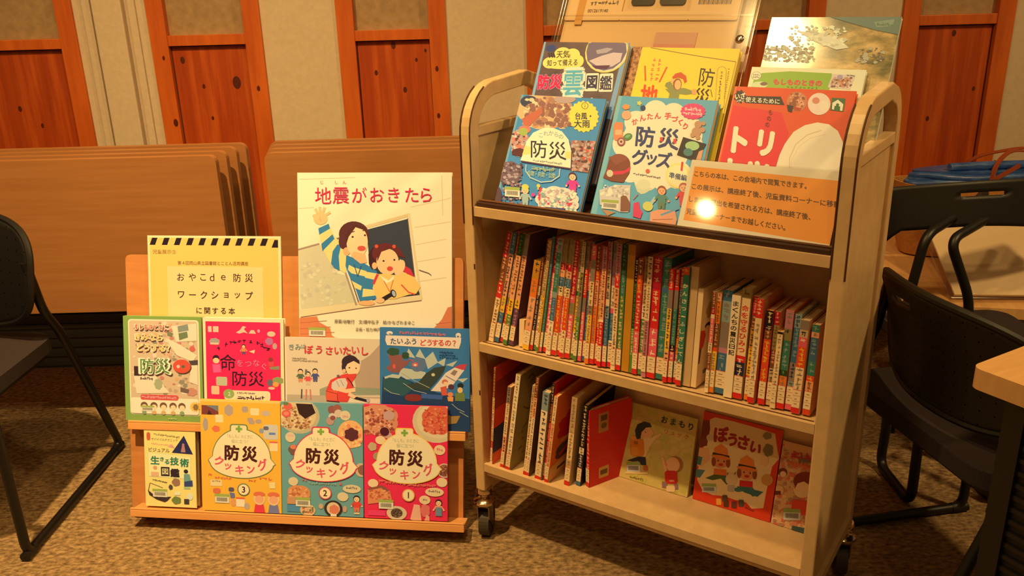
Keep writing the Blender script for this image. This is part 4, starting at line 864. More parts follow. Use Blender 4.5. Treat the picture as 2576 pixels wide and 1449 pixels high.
# ------------------------------------------------------------ books on the sloping top of the cart
TB_ = math.radians(28)
tu_ = cz_ * math.cos(TB_) + cy_ * math.sin(TB_); tn_ = cx_.cross(tu_)
if tn_.dot(cy_) > 0: tn_ = -tn_
def top_frame(u, t, o, roll=0.0):
    """o > 0 lies behind the front plane of the display"""
    x, y = cx_ * math.cos(roll) + tu_ * math.sin(roll), -cx_ * math.sin(roll) + tu_ * math.cos(roll)
    return frame(CO + cy_ * .03 + cz_ * (ZS[0] + .006) + cx_ * u + tu_ * t - tn_ * o, x, y, tn_)
M_photo = noisy('photo_brown', [(0.3, N(92, 70, 56)), (0.5, N(170, 130, 92)), (0.7, N(214, 186, 140))], 60, rough=.4)
M_people = noisy('photo_people', [(0.3, N(70, 46, 40)), (0.45, N(140, 96, 74)), (0.6, N(190, 160, 130)), (0.75, N(150, 60, 50))], 120, rough=.4)
M_sky = noisy('photo_sky', [(0.3, N(76, 72, 100)), (0.6, N(104, 96, 124)), (0.8, N(140, 128, 146))], 14, rough=.35)
def art_typhoonbook(a):
    a.rect(150, 600, 980, 1450, P(74, 136, 156)); a.poly([(400, 618), (412, 620), (228, 1340), (214, 1335)], P(120, 160, 160))
    a.blob(555, 725, 185, 120, P(226, 170, 96), 5, .08); a.ell(450, 665, 60, 40, P(66, 66, 66)); a.speck(420, 640, 730, 830, 26, [P(206, 140, 80), P(240, 196, 120), P(180, 120, 76), P(150, 96, 66)], 16, 40, 4); a.ell(690, 650, 70, 26, P(190, 150, 110)); a.poly([(400, 780), (540, 700), (540, 740), (430, 850)], P(200, 100, 60)); a.ell(420, 850, 42, 26, P(236, 120, 80))
    a.star(808, 760, 98, 102, P(248, 206, 66), 20, .1); a.ell(818, 692, 22, 22, P(120, 110, 50)); a.ell(818, 692, 18, 18, P(248, 206, 66)); a.text('2', 818, 692, 24, P(90, 80, 50)); a.text('台風・', 806, 757, 48, P(58, 62, 60), width=100, bold=.03); a.text('大雨', 797, 806, 52, P(58, 62, 60), bold=.03)
    a.blob(388, 940, 62, 86, P(190, 150, 110), 5); a.speck(335, 870, 445, 1020, 14, [P(226, 196, 140), P(110, 60, 46), P(226, 120, 80)], 9, 22, 5); a.ell(412, 865, 32, 26, P(170, 170, 70)); a.ell(385, 1000, 52, 26, P(96, 50, 40))
    a.poly([(728, 912), (882, 912), (858, 1112), (716, 1100)], P(166, 116, 80)); a.speck(730, 915, 872, 1100, 20, [P(206, 150, 100), P(226, 80, 50), P(100, 66, 50), P(196, 160, 120)], 9, 24, 6); a.line([(826, 915), (815, 960)], 5, P(210, 180, 130))
    Cw = P(246, 222, 166); dome = [(392, 1052), (415, 1000), (432, 930), (480, 870), (550, 838), (610, 836), (670, 858), (712, 910), (728, 980), (722, 1086), (560, 1070)]
    a.poly([(x + 6, y + 10) for x, y in dome], P(96, 60, 66)); a.poly(dome, Cw); a.poly([(425, 955), (470, 965), (465, 1010), (405, 1015)], P(240, 206, 96)); a.poly([(690, 985), (728, 985), (726, 1030), (688, 1026)], P(240, 206, 96))
    for c, x, y in zip('これからの', (532, 566, 600, 634, 664), (886, 874, 870, 878, 892)): a.text(c, x, y, 36, P(150, 150, 116))
    a.text('防', 518, 975, 122, P(62, 50, 46), bold=.012); a.text('災', 640, 982, 122, P(62, 50, 46), bold=.012); a.marks(480, 1050, 670, 1062, 14, P(150, 130, 100), 14)
    a.line([(432, 1080), (430, 1120), (460, 1160), (530, 1185), (600, 1175), (650, 1140), (655, 1095)], 7, P(196, 200, 180)); a.marks(470, 1098, 620, 1105, 9, P(170, 176, 110), 26); a.text('自助・共助・公助', 535, 1136, 36, P(214, 200, 90), width=180, rot=3)
    a.poly([(275, 1070), (340, 1060), (400, 1090), (408, 1140), (370, 1200), (300, 1215), (255, 1190)], P(120, 90, 76)); a.speck(265, 1075, 400, 1330, 20, [P(150, 110, 90), P(96, 66, 56), P(180, 150, 120)], 9, 24, 12); a.ell(240, 1290, 26, 60, P(96, 66, 56))
    kid(a, 735, 1160, 24, P(90, 40, 50), P(222, 60, 110), P(222, 70, 110)); a.blob(635, 1295, 138, 88, P(226, 206, 170), 9, .08); a.speck(520, 1225, 750, 1360, 22, [P(226, 60, 70), P(206, 160, 130), P(150, 160, 120), P(240, 220, 190)], 9, 24, 13); a.rect(560, 1338, 690, 1352, P(60, 70, 100))
    kid(a, 428, 1262, 22, P(206, 190, 80), P(170, 176, 130), P(170, 176, 130)); a.ell(428, 1222, 24, 18, P(214, 196, 70)); a.ell(516, 1210, 12, 12, P(226, 196, 70)); a.rect(508, 1215, 520, 1235, P(200, 180, 70)); a.ell(480, 1268, 12, 12, P(222, 70, 110))
    a.barcode(290, 1240, 392, 1290)
def art_goods(a):
    a.rect(-60, 60, 1260, 1420, P(98, 160, 152)); a.poly([(262, 82), (300, 85), (60, 1300), (8, 1290)], P(130, 176, 160)); Cr = P(250, 216, 142)
    for x, y, rx, ry in ((640, 560, 330, 360), (640, 240, 120, 115), (815, 250, 110, 100), (450, 340, 120, 110), (960, 370, 110, 120), (330, 560, 115, 120), (1000, 560, 100, 120), (400, 790, 120, 130), (860, 820, 140, 130), (560, 880, 120, 110), (720, 860, 120, 110), (1000, 440, 90, 120)): a.ell(x, y, rx, ry, Cr)
    a.poly([(450, 930), (630, 960), (560, 1010), (520, 1022), (480, 1000)], P(214, 200, 130)); a.ell(540, 930, 66, 50, P(226, 206, 130))
    NV, RD = P(54, 62, 82), P(226, 60, 56)
    for c, x, y, r_ in zip('かんたん', (436, 512, 585, 662), (335, 300, 282, 276), (-25, -14, -6, -2)): a.text(c, x, y, 68, RD, rot=r_, bold=.035)
    for c, x, y, r_ in zip('手づくり', (762, 826, 882, 930), (275, 300, 330, 370), (6, 14, 22, 28)): a.text(c, x, y, 68, RD, rot=r_, bold=.035)
    a.text('防', 545, 478, 205, NV, rot=4, bold=.035); a.text('災', 775, 490, 205, NV, rot=5, bold=.03); a.rect(690, 478, 716, 520, RD); a.rect(818, 490, 846, 532, RD)
    for c, x, y, z in (('グ', 495, 675, 165), ('ッ', 612, 695, 145), ('ズ', 735, 690, 165)): a.text(c, x, y, z, NV, rot=4, bold=.035)
    a.ell(578, 803, 21, 21, P(226, 90, 60)); a.marks(440, 835, 705, 858, 14, P(110, 96, 80), 20)
    a.ell(868, 828, 112, 116, P(250, 214, 96)); a.ell(868, 828, 94, 98, P(250, 220, 130)); a.text('1', 905, 742, 112, RD, rot=5, bold=.05); a.text('準備編', 868, 838, 60, NV, rot=7, bold=.03, width=165)
    a.star(1000, 228, 120, 78, P(230, 60, 90), 16, .1); a.marks(920, 205, 1080, 215, 6, P(250, 190, 180), 34); a.marks(905, 245, 1090, 258, 8, P(250, 190, 180), 30)
    a.blob(345, 195, 38, 26, P(234, 140, 60), 5); a.ell(350, 275, 48, 46, P(226, 160, 96)); a.star(478, 158, 30, 28, P(214, 196, 80), 5, .4); a.ell(515, 203, 26, 26, P(50, 60, 80))
    a.rr(225, 345, 322, 525, 30, P(226, 130, 66)); a.rr(240, 420, 310, 470, 10, P(236, 170, 100)); a.ell(370, 485, 48, 32, P(96, 126, 62), rot=-25); a.ell(370, 480, 28, 14, P(130, 170, 90), rot=-25); a.ell(305, 535, 42, 42, P(166, 80, 70)); a.ell(305, 535, 26, 26, P(226, 176, 120)); a.ell(305, 535, 12, 12, P(110, 60, 50))
    BR = P(134, 66, 42); a.ell(292, 745, 112, 92, BR); a.poly([(180, 740), (405, 760), (400, 830), (340, 925), (220, 920), (132, 890), (160, 820)], BR); a.poly([(165, 800), (230, 825), (350, 810), (408, 765), (402, 812), (330, 845), (200, 862)], P(218, 52, 62)); a.ell(200, 845, 34, 34, P(210, 190, 120)); a.poly([(180, 690), (260, 760), (380, 700), (340, 660), (250, 665)], P(150, 78, 50))
    a.poly([(912, 470), (1128, 528), (1090, 600), (1038, 690), (856, 638)], P(46, 38, 36)); a.ell(998, 550, 66, 42, P(170, 190, 100)); a.ell(960, 610, 44, 36, P(74, 120, 90)); a.poly([(1060, 600), (1100, 580), (1080, 690), (1030, 688)], P(226, 150, 90))
    for x, y, r_ in ((1050, 350, 34), (1100, 340, 20), (1035, 420, 44), (1090, 400, 26), (1000, 450, 22), (1050, 470, 22)): a.ell(x, y, r_, r_, P(196, 136, 80))
    a.poly([(100, 1010), (270, 950), (415, 945), (412, 1110), (400, 1200), (320, 1205), (110, 1150)], P(214, 190, 140)); a.speck(120, 960, 400, 1060, 12, [P(190, 160, 120), P(236, 214, 160)], 16, 34, 4); a.poly([(320, 1060), (345, 1045), (375, 1050), (415, 1110), (412, 1190), (320, 1200)], P(140, 84, 50)); a.poly([(130, 1190), (275, 1210), (190, 1250)], P(190, 130, 70)); a.barcode(128, 1115, 300, 1185)
    a.poly([(450, 1110), (500, 1095), (510, 1150), (540, 1190), (520, 1250), (445, 1235)], P(222, 60, 76)); a.ell(590, 1130, 50, 44, P(214, 196, 80)); a.poly([(610, 1090), (650, 1035), (672, 1055), (635, 1110)], P(170, 190, 150)); a.line([(445, 1075), (490, 1025)], 7, P(214, 110, 66))
    kid(a, 720, 1010, 40, P(150, 80, 50), P(90, 130, 90), P(110, 120, 70), P(244, 160, 90)); kid(a, 925, 970, 40, P(190, 96, 66), P(226, 66, 60), P(226, 66, 70), P(244, 170, 100))
    a.poly([(620, 1180), (700, 1150), (850, 1150), (870, 1230), (840, 1360), (650, 1340), (612, 1260)], P(236, 150, 90)); a.line([(570, 1274), (700, 1290)], 8, P(230, 110, 90)); a.line([(720, 1200), (880, 1130)], 16, P(110, 150, 140)); a.line([(640, 1250), (830, 1230)], 6, P(170, 90, 50)); a.marks(400, 1280, 470, 1286, 8, P(60, 90, 90), 12)
def art_cloud(a):
    a.rect(440, 262, 1110, 1400, M_sky); a.poly([(532, 268), (548, 272), (490, 640), (472, 640)], P(140, 164, 152)); a.poly([(1075, 290), (1110, 300), (1040, 700), (990, 690)], P(132, 156, 144)); a.ell(585, 308, 34, 20, P(60, 66, 90))
    Yc = P(250, 208, 84); K = P(62, 52, 40)
    for x, y, rx, ry in ((590, 388, 52, 32), (668, 345, 58, 40), (735, 352, 52, 38), (775, 385, 40, 34), (675, 395, 130, 30)): a.ell(x, y, rx, ry, Yc)
    for k in range(3): a.line([(574 + k * 17, 336), (584 + k * 17, 358)], 9, K)
    a.text('天気', 672, 344, 44, K, bold=.02); a.text('を', 718, 354, 22, K); a.text('知って備える', 672, 390, 38, K, width=205, bold=.02)
    Wc = P(236, 214, 186)
    a.text('防災', 600, 494, 82, P(228, 34, 60), bold=.05, width=160, out=P(190, 150, 150), ow=.03); a.text('雲', 758, 503, 160, Wc, bold=.11, sx=.92); a.text('雲', 758, 503, 150, P(96, 166, 196), bold=.03, sx=.92)
    a.rr(838, 452, 922, 548, 8, Wc); a.rr(928, 455, 1014, 552, 8, Wc); a.text('図', 880, 500, 78, P(60, 50, 60), bold=.04); a.text('鑑', 970, 504, 80, P(60, 50, 60), bold=.03)
    a.ell(958, 340, 138, 112, P(236, 196, 70)); a.ell(958, 340, 131, 105, P(226, 204, 160)); a.poly([(838, 290), (900, 278), (1020, 282), (1078, 300), (1086, 345), (1060, 395), (1010, 430), (950, 440), (890, 425), (840, 385), (828, 335)], P(120, 96, 90)); a.poly([(850, 385), (930, 360), (1000, 345), (1060, 350), (1050, 395), (1000, 420), (900, 412)], P(214, 176, 136)); a.poly([(870, 412), (990, 412), (970, 432), (900, 430)], P(96, 50, 60)); a.poly([(890, 330), (960, 318), (1000, 325), (960, 345), (900, 350)], P(176, 150, 120))
    a.text('', 0, 0, 1, K); a.ell(705, 618, 46, 18, P(150, 146, 110)); a.ell(888, 590, 8, 8, Wc); a.marks(895, 606, 985, 616, 7, Wc, 16)
def art_yellow(a):
    Yc = P(252, 196, 44); a.rect(900, 500, 2300, 2200, Yc); K = P(48, 34, 26); a.line([(1225, 535), (1560, 583), (1800, 615), (2178, 660)], 8, P(150, 106, 40)); a.line([(2178, 660), (2050, 1300)], 8, P(170, 126, 40))
    a.text('防', 1878, 808, 186, K, rot=5, bold=.01); a.text('災', 1842, 990, 170, K, rot=5, bold=.02); R_ = P(232, 66, 30)
    a.text('地', 1245, 990, 205, R_, rot=3, bold=.04); a.line([(1172, 715), (1190, 852)], 16, R_); a.line([(1425, 722), (1355, 860)], 16, R_)
    for i in range(5): a.marks(1275 - i * 4, 640 + i * 45, 1275 - i * 4, 670 + i * 45, 1, P(238, 110, 60), 34, i); a.marks(1340 - i * 4, 640 + i * 45, 1335 - i * 4, 670 + i * 45, 1, P(238, 110, 60), 34, i + 9)
    G = P(140, 132, 60); S_ = P(240, 170, 90)
    a.poly([(1470, 930), (1420, 900), (1430, 870), (1490, 850), (1500, 880), (1530, 910), (1650, 915), (1730, 935), (1735, 965), (1660, 975), (1590, 970), (1580, 1062), (1460, 1062), (1480, 970), (1425, 925)], G); a.poly([(1455, 1060), (1590, 1060), (1600, 1300), (1440, 1300)], P(150, 120, 60))
    a.ell(1560, 880, 48, 56, P(160, 74, 40)); a.ell(1565, 885, 36, 46, S_); a.poly([(1495, 815), (1530, 780), (1590, 765), (1650, 800), (1665, 850), (1640, 870), (1620, 830), (1560, 815), (1510, 830)], P(210, 74, 34)); a.blob(1752, 945, 28, 26, P(230, 150, 70), 4); a.ell(1498, 850, 18, 22, S_)
    a.poly(rrect(1985, 705, 2085, 1100, 40), P(196, 150, 50)); a.poly(rrect(1992, 712, 2078, 1093, 36), Yc); a.marks(2035, 750, 2020, 1060, 12, K, 24); a.marks(2110, 720, 2080, 1000, 14, P(170, 126, 50), 16)
    a.line([(1930, 920), (1950, 985)], 6, K); a.line([(1985, 1000), (1990, 1300), (1900, 1900)], 5, P(180, 130, 50))
def art_manual(a):
    a.rect(-200, 650, 1260, 1900, P(232, 78, 34)); a.poly([(225, 800), (640, 850), (700, 1000), (620, 1290), (560, 1800), (0, 1800)], P(234, 44, 44)); a.poly([(235, 655), (250, 657), (105, 1290), (88, 1290)], P(244, 110, 60))
    K = P(50, 36, 34); Wc = P(248, 222, 158); a.poly([(318, 728), (628, 732), (662, 796), (325, 782)], K); a.star(283, 735, 60, 56, K, 9, .25); a.text('いざ', 283, 730, 52, Wc, rot=-4, bold=.04, width=88); a.text('使えるために', 475, 762, 42, Wc, rot=3, bold=.03, width=290); a.marks(250, 765, 315, 768, 4, Wc, 18)
    a.ell(762, 768, 84, 72, P(206, 120, 66)); a.speck(700, 710, 820, 820, 14, [P(240, 160, 96), P(150, 76, 44)], 12, 28, 4); a.poly([(680, 792), (735, 800), (722, 850), (690, 840)], K); a.poly([(735, 805), (800, 815), (790, 835), (740, 832)], P(190, 60, 40)); a.ell(940, 784, 90, 80, P(248, 206, 146)); a.ell(915, 760, 30, 24, P(226, 130, 84)); a.blob(980, 800, 34, 40, P(250, 216, 160), 5)
    a.poly([(1042, 738), (1146, 744), (1132, 838), (1028, 828)], P(70, 106, 50)); a.poly([(1042, 820), (1045, 775), (1088, 752), (1130, 785), (1122, 832), (1104, 830), (1106, 800), (1062, 796), (1058, 824)], Wc); a.ell(1085, 790, 12, 12, P(70, 106, 50)); a.line([(1084, 800), (1080, 824)], 12, P(70, 106, 50))
    for c, x, y in zip('ものの', (546, 535, 522), (850, 896, 942)): a.text(c, x, y, 44, P(110, 50, 40), rot=10)
    a.text('ト', 292, 1065, 218, Wc, rot=6, bold=.07, sx=1.0); a.text('リ', 510, 1080, 210, Wc, rot=8, bold=.07, sx=.95); a.text('セ', 232, 1300, 215, Wc, rot=6, bold=.07); a.text('ツ', 450, 1305, 205, Wc, rot=8, bold=.07)
    Hc = P(248, 214, 140); a.poly([(578, 1345), (590, 1290), (630, 1160), (670, 1080), (740, 990), (830, 940), (930, 918), (1020, 930), (1090, 975), (1128, 1050), (1150, 1180), (1130, 1280), (1080, 1320), (960, 1360), (850, 1380), (700, 1385)], Hc); a.line([(715, 1340), (712, 1180), (760, 1080), (850, 1010), (960, 975)], 7, P(222, 182, 112)); a.line([(720, 1330), (730, 1190), (790, 1090), (880, 1030), (1000, 1000)], 4, P(236, 198, 126)); a.line([(590, 1340), (800, 1375), (1000, 1350), (1110, 1300)], 8, P(206, 166, 106)); a.poly([(920, 1375), (1010, 1350), (1130, 1300), (1110, 1500), (900, 1500)], P(150, 30, 30)); a.poly([(980, 1375), (1080, 1340), (1100, 1500), (960, 1500)], P(222, 30, 60))
def art_green2(a):
    a.rect(200, 480, 1330, 1800, P(244, 222, 142)); a.poly([(385, 650), (400, 600), (460, 545), (700, 528), (1045, 545), (1035, 700), (380, 900)], P(150, 176, 48)); a.ell(450, 650, 70, 30, P(214, 214, 130)); a.ell(488, 640, 32, 16, P(130, 96, 66)); a.ell(415, 570, 44, 38, P(150, 150, 100)); a.ell(415, 570, 40, 34, P(246, 224, 150)); a.marks(385, 560, 445, 562, 6, P(130, 120, 80), 14); a.marks(385, 580, 445, 582, 6, P(130, 120, 80), 14)
    a.text('もしものときの', 770, 625, 56, P(232, 56, 62), width=400, bold=.05, rot=1.5); a.marks(680, 665, 950, 672, 8, P(110, 130, 50), 20)
    a.poly([(1050, 550), (1230, 560), (1200, 680), (1020, 665)], P(226, 196, 140)); a.speck(1050, 580, 1200, 660, 18, [P(130, 80, 60), P(226, 120, 60), P(206, 150, 100)], 8, 20, 6); a.ell(1110, 575, 22, 18, P(180, 150, 140)); a.marks(1160, 558, 1225, 566, 5, P(130, 90, 60), 14)
M_wave = noisy('photo_wave', [(0.30, N(70, 84, 72)), (0.42, N(120, 128, 102)), (0.52, N(176, 170, 134)), (0.62, N(222, 214, 180)), (0.75, N(110, 104, 84))], 13, (1, 1.8, 1), rough=.16, detail=9, spec=.8)
def art_wave(a):
    a.rect(300, 40, 1640, 1900, M_wave); a.speck(440, 350, 900, 500, 30, [P(190, 166, 108), P(166, 140, 90), P(206, 186, 120)], 14, 40, 3); a.speck(1240, 360, 1460, 500, 12, [P(120, 100, 66), P(190, 170, 110)], 10, 34, 4)
    a.poly([(1030, 60), (1590, 62), (1575, 230), (1400, 190), (1200, 120)], P(110, 122, 84)); a.poly([(1380, 110), (1540, 80), (1520, 150), (1400, 160)], P(140, 146, 98)); a.marks(1400, 130, 1530, 140, 6, P(96, 120, 70), 30)
    a.poly([(760, 200), (980, 220), (1120, 290), (1180, 360), (1080, 380), (900, 300)], P(236, 214, 146)); a.speck(700, 150, 1150, 340, 20, [P(244, 226, 160), P(214, 196, 130)], 16, 40, 8)
def art_typ2(a): a.rect(0, 0, 100, 100, M_people)
GT = 'books leaning on the sloping top of the cart'
faced(top_frame(.036, 0, 0), .205, .243, .014, P(74, 136, 156), (400, 618), (952, 648), (214, 1335), 'blue book with a round yellow burst, at the left end of the cart top', art_typhoonbook, spine_left=True)
faced(top_frame(.2655, 0, .002), .209, .252, .020, P(98, 160, 152), (262, 84), (1228, 125), (6, 1264), 'teal craft book with a cream cloud and brown cap on the cart top', art_goods)
faced(top_frame(.042, .072, .026), .207, .303, .016, P(140, 164, 152), (535, 270), (1100, 297), (392, 1000), 'dark sky book with a yellow cloud, behind the blue book with the yellow burst', art_cloud)
faced(top_frame(.278, .110, .030), .206, .258, .016, P(252, 196, 44), (1125, 530), (2215, 540), (900, 1700), 'bright yellow book with a red-hatted figure, behind the teal craft book', art_yellow)
faced(top_frame(.492, .055, .026), .222, .236, .014, P(232, 78, 34), (235, 655), (1232, 690), (30, 1560), 'red and orange book with a white helmet, behind the orange notice on the cart top', art_manual)
faced(top_frame(.509, .090, .046), .209, .249, .010, P(244, 222, 142), (370, 490), (1312, 515), (240, 1590), 'cream and green book peeking above the red helmet book', art_green2)
faced(top_frame(.520, .120, .062), .235, .327, .008, P(236, 214, 146), (540, 60), (1595, 60), (230, 1690), 'glossy grey-green book with a photographed wave, rearmost at the right end of the cart top', art_wave)
faced(top_frame(.130, .110, .046), .146, .266, .010, P(70, 46, 40), (0, 0), (100, 0), (0, 100), 'dark photo-covered book, only a strip showing between the sky book and the yellow book', art_typ2)
# acrylic holder with the orange notice
nm = top_frame(.4575, 0, -.014, math.radians(0.2))
r = tag(empty('sign_holder', nm), 'clear acrylic sign holder with an orange notice, on the cart top', 'sign')
b = MB(); b.box(0, 0, -.003, .276, .129, 0, P(246, 214, 140)); b.build('paper_notice', r)
def art_notice(a):
    a.rect(0, 0, 2600, 1500, P(248, 214, 140)); a.poly([(405, 165), (2362, 345), (2208, 1140), (205, 895)], P(255, 150, 44)); K = P(96, 58, 30)
    L_ = [('こちらの本は、この会場内で閲覧できます。', (398, 262), (1912, 412)), ('この展示は、講座終了後、児童資料コーナーに移動', (352, 435), (2312, 640)), ('します。貸出を希望される方は、講座終了後、', (305, 607), (1930, 800)), ('児童資料コーナーまでお越しください。', (258, 772), (1600, 945))]
    for t, p0, p1 in L_:
        d = math.hypot(p1[0] - p0[0], p1[1] - p0[1]); a.text(t, (p0[0] + p1[0]) / 2, (p0[1] + p1[1]) / 2, 86, K, rot=math.degrees(math.atan2(p1[1] - p0[1], p1[0] - p0[0])), width=d, bold=.034)
a = Art(.276, .129, (372, 72), (2404, 238), (105, 980)); art_notice(a); a.build(r, 'printed_notice')
M_acr = clear('acrylic', .04, (.98, .97, .95), .12)
b = MB(); b.box(-.002, -.004, .0028, .278, .131, .0048, M_acr); b.box(-.002, -.004, -.006, .278, .131, -.0042, M_acr); b.box(-.002, -.006, -.006, .278, -.004, .022, M_acr); b.build('acrylic_cover', r)
# clear carrying bag of large picture-story sheets
M_vinyl = clear('clear_vinyl', .10, (.97, .95, .92), .5)
r = tag(empty('storybook_bag', top_frame(.035, .10, .066)), 'large clear plastic carrying bag of white picture-story sheets, rearmost on the cart top', 'bag')
Wb, Hb = .445, .56
b = MB(); b.box(.012, .01, -.022, Wb - .034, .520, -.012, mat('story_card', N(236, 222, 190), .7)); b.build('story_sheet', r)
ho = [(.012, .362), (Wb - .034, .362), (Wb - .034, .50), (.30, .50), (.30, .392), (.155, .392), (.155, .50), (.012, .50)]
b = MB(); b.prism(rrect(.012, .348, .150, .52, .004), -.0105, -.0085, mat('story_label', N(244, 232, 204), .6), 'z'); b.prism(rrect(.306, .348, Wb - .034, .52, .004), -.0105, -.0085, mat('story_label', N(244, 232, 204), .6), 'z'); b.box(.150, .348, -.0105, .306, .368, -.0085, mat('story_label', N(244, 232, 204), .6)); b.build('handle_flap', r, bevel=.0005)
b = MB(); b.prism(rrect(.168, .382, .222, .43, .008), -.0108, -.0086, M_black, 'z'); b.prism(rrect(.234, .382, .292, .43, .008), -.0108, -.0086, M_black, 'z'); b.build('handle_slot', r)
b = MB(); b.prism(rrect(0, 0, Wb, Hb, .012), -.001, 0, M_vinyl, 'z'); b.prism(rrect(0, 0, Wb, Hb, .012), -.026, -.025, M_vinyl, 'z'); b.box(0, .352, -.0005, Wb, .356, .0012, M_vinyl)
for x0 in (.012, Wb - .030): b.box(x0, .01, -.0005, x0 + .004, Hb - .01, .0014, M_vinyl)
b.build('plastic_bag', r)
b = MB(); b.tube([(.0, .01, -.012), (.0, Hb - .01, -.012)], .010, M_vinyl, 10); b.tube([(Wb, .01, -.012), (Wb, Hb - .01, -.012)], .010, M_vinyl, 10); b.build('rolled_edge', r, smooth=True)
b = MB(); b.lathe([(0, .003), (.005, .003), (.008, .0015), (.009, 0)], M_chrome, (Wb - .016, .304, .0005), 18); b.build('snap_button', r, smooth=True)
b = MB(); b.box(.242, .283, -.0118, .334, .322, -.0102, P(232, 160, 96)); b.box(.242, .283, -.0101, .334, .296, -.0100, P(234, 140, 90)); b.box(.040, .338, -.0082, .058, .400, -.0078, P(240, 160, 60)); b.build('peach_label', r)
a = Art(.445, .56, (0, 0), (445, 0), (0, 560), z=-.0080); K = P(110, 84, 56)
a.text('0012619140', 92, 190, 11, K, width=50); a.marks(70, 172, 140, 172, 8, K, 8, 3)
for i in range(22): a.rect(322 + i * 3.2, 160, 322 + i * 3.2 + (1.2 if i % 3 else 2), 178, K)
a.build(r, 'printed_label')

# ------------------------------------------------------------ spine-out books
PAL = dict(r=(218, 44, 48), R=(178, 28, 62), o=(236, 132, 44), O=(224, 82, 44), y=(240, 200, 66), Y=(196, 146, 44), g=(92, 140, 76), G=(44, 72, 44), t=(58, 132, 122), b=(66, 116, 170), B=(40, 50, 92), l=(138, 172, 196), p=(232, 104, 136), P=(190, 134, 170), u=(104, 74, 122), c=(238, 222, 190), w=(246, 240, 224), k=(34, 30, 38), n=(122, 76, 50), s=(140, 132, 132), d=(206, 184, 148), D=(146, 138, 92), q=(236, 178, 146), a=(110, 140, 130))
def col(k): return Q(*PAL[k])
M_lab = Q(240, 230, 204)
MB_B = math.radians(5)
mu_ = cz_ * math.cos(MB_B) + cy_ * math.sin(MB_B)
def spine_frame(u, v, z, tilt, back, rot=0.0):
    y = (cz_ * math.cos(back) + cy_ * math.sin(back)); x = cx_
    x, y = x * math.cos(tilt) - y * math.sin(tilt), x * math.sin(tilt) + y * math.cos(tilt)
    n = x.cross(y)
    if n.dot(cy_) > 0: n = -n
    if rot: x, n = x * math.cos(rot) - n * math.sin(rot), n * math.cos(rot) + x * math.sin(rot)
    return frame(CO + cx_ * u + cy_ * v + cz_ * z, x, y, n)
def spine_book(mw, w, h, d, bands, stripe, label, side='', seed=0, title=None, group=None, mk=None, labelled=True, tcol='k'):
    """bands: 'r44 o59 c88' = colour letter and the fraction (from the top) where it ends"""
    r = tag(empty('book', mw), label, 'book', None, group)
    rnd = random.Random(seed)
    bl = []; f0 = 0
    for tk in bands.split(): bl.append((tk[0], f0, int(tk[1:]) / 100.0)); f0 = int(tk[1:]) / 100.0
    cov = col(side or bl[-1][0]); t = .0015
    b = MB(); b.box(w - t, 0, -d, w, h, 0, cov); b.box(0, 0, -d, t, h, 0, cov); b.box(t, 0, -.0015, w - t, h, 0, cov); b.build('cover', r)
    b = MB(); b.box(t, .0015, -d + .003, w - t, h - .0015, -.0015, M_pages); b.build('page_block', r)
    a = Art(w, h, (0, 0), (100, 0), (0, 1000), z=.0003)
    for k, f, g in bl: a.rect(0, f * 1000, 100, g * 1000 + (1000 if g >= .999 else 0), col(k))
    hpx = 100 / w * h / 1000.0     # px anisotropy: 1 unit down in x-units
    if title:
        s, f, g, tk = title; n = len(s); st = (g - f) * 1000 / n; ht = min(st * .92, 82 * w / 100 / h * 1000); 
        for i, c in enumerate(s): a.text(c, 50, f * 1000 + (i + .5) * st, ht, col(tk), bold=.03, width=min(78, ht * h / 1000 / w * 100))
    for k, f, g in bl:
        if title and f < title[2] and g > title[1]: continue
        if mk == '-' or g - f < .05: continue
        tkc = {'k': 'c', 'B': 'c', 'G': 'g', 'n': 'q', 'r': 'c', 'R': 'q', 'b': 'l', 't': 'l', 'g': 'c', 'u': 'P', 'O': 'y', 'p': 'w'}.get(k, rnd.choice('nssnB'))
        gw = 60 * w / 100 / h * 1000; y = f * 1000 + gw * .7; end = min(g, .84) * 1000 - gw * .5
        m = col(tkc); a.up()
        while y < end:
            for q in range(4):
                a.z += 2e-6
                if rnd.random() < .5: ww, hh = 26, gw * .07
                else: ww, hh = 5, gw * .32
                ox, oy = rnd.uniform(-14, 14), rnd.uniform(-.3, .3) * gw
                pp = [a.pt((50 + ox + sx * ww, y + oy + sy * hh)) for sx, sy in ((-1, -1), (1, -1), (1, 1), (-1, 1))]
                a.tri([pp[0], pp[1], pp[2]], m); a.tri([pp[0], pp[2], pp[3]], m)
            y += gw * rnd.choice((.95, .95, .95, 1.6))
    a.build(r, 'printed_spine')
    if labelled:
        lh = .034; b = MB(); z = .0016
        b.box(.0003, .012, .0012, w - .0003, .012 + lh, z, M_lab)
        for q in (.012 + lh * .36, .012 + lh * .68): b.box(.0006, q, z, w - .0006, q + .0006, z + .0001, Q(170, 120, 100))
        b.box(.0003, .012 + lh, .0012, w - .0003, .012 + lh + .0012, z, Q(206, 110, 96))
        for q in (.22, .5, .84):
            x0 = w * .3; b.box(x0, .012 + lh * q - .0012, z, w * rnd.uniform(.55, .75), .012 + lh * q + .0006, z + .0001, Q(160, 140, 122))
        b.build('call_number_label', r)
        if stripe:
            b = MB(); b.box(.0002, .001, .0012, w - .0002, .0115, z, col(stripe)); b.build('colour_sticker', r)
    return r
ORD = ['first', 'second', 'third', 'fourth', 'fifth', 'sixth', 'seventh', 'eighth', 'ninth', 'tenth', 'eleventh', 'twelfth', 'thirteenth', 'fourteenth', 'fifteenth', 'sixteenth', 'seventeenth', 'eighteenth', 'nineteenth', 'twentieth']
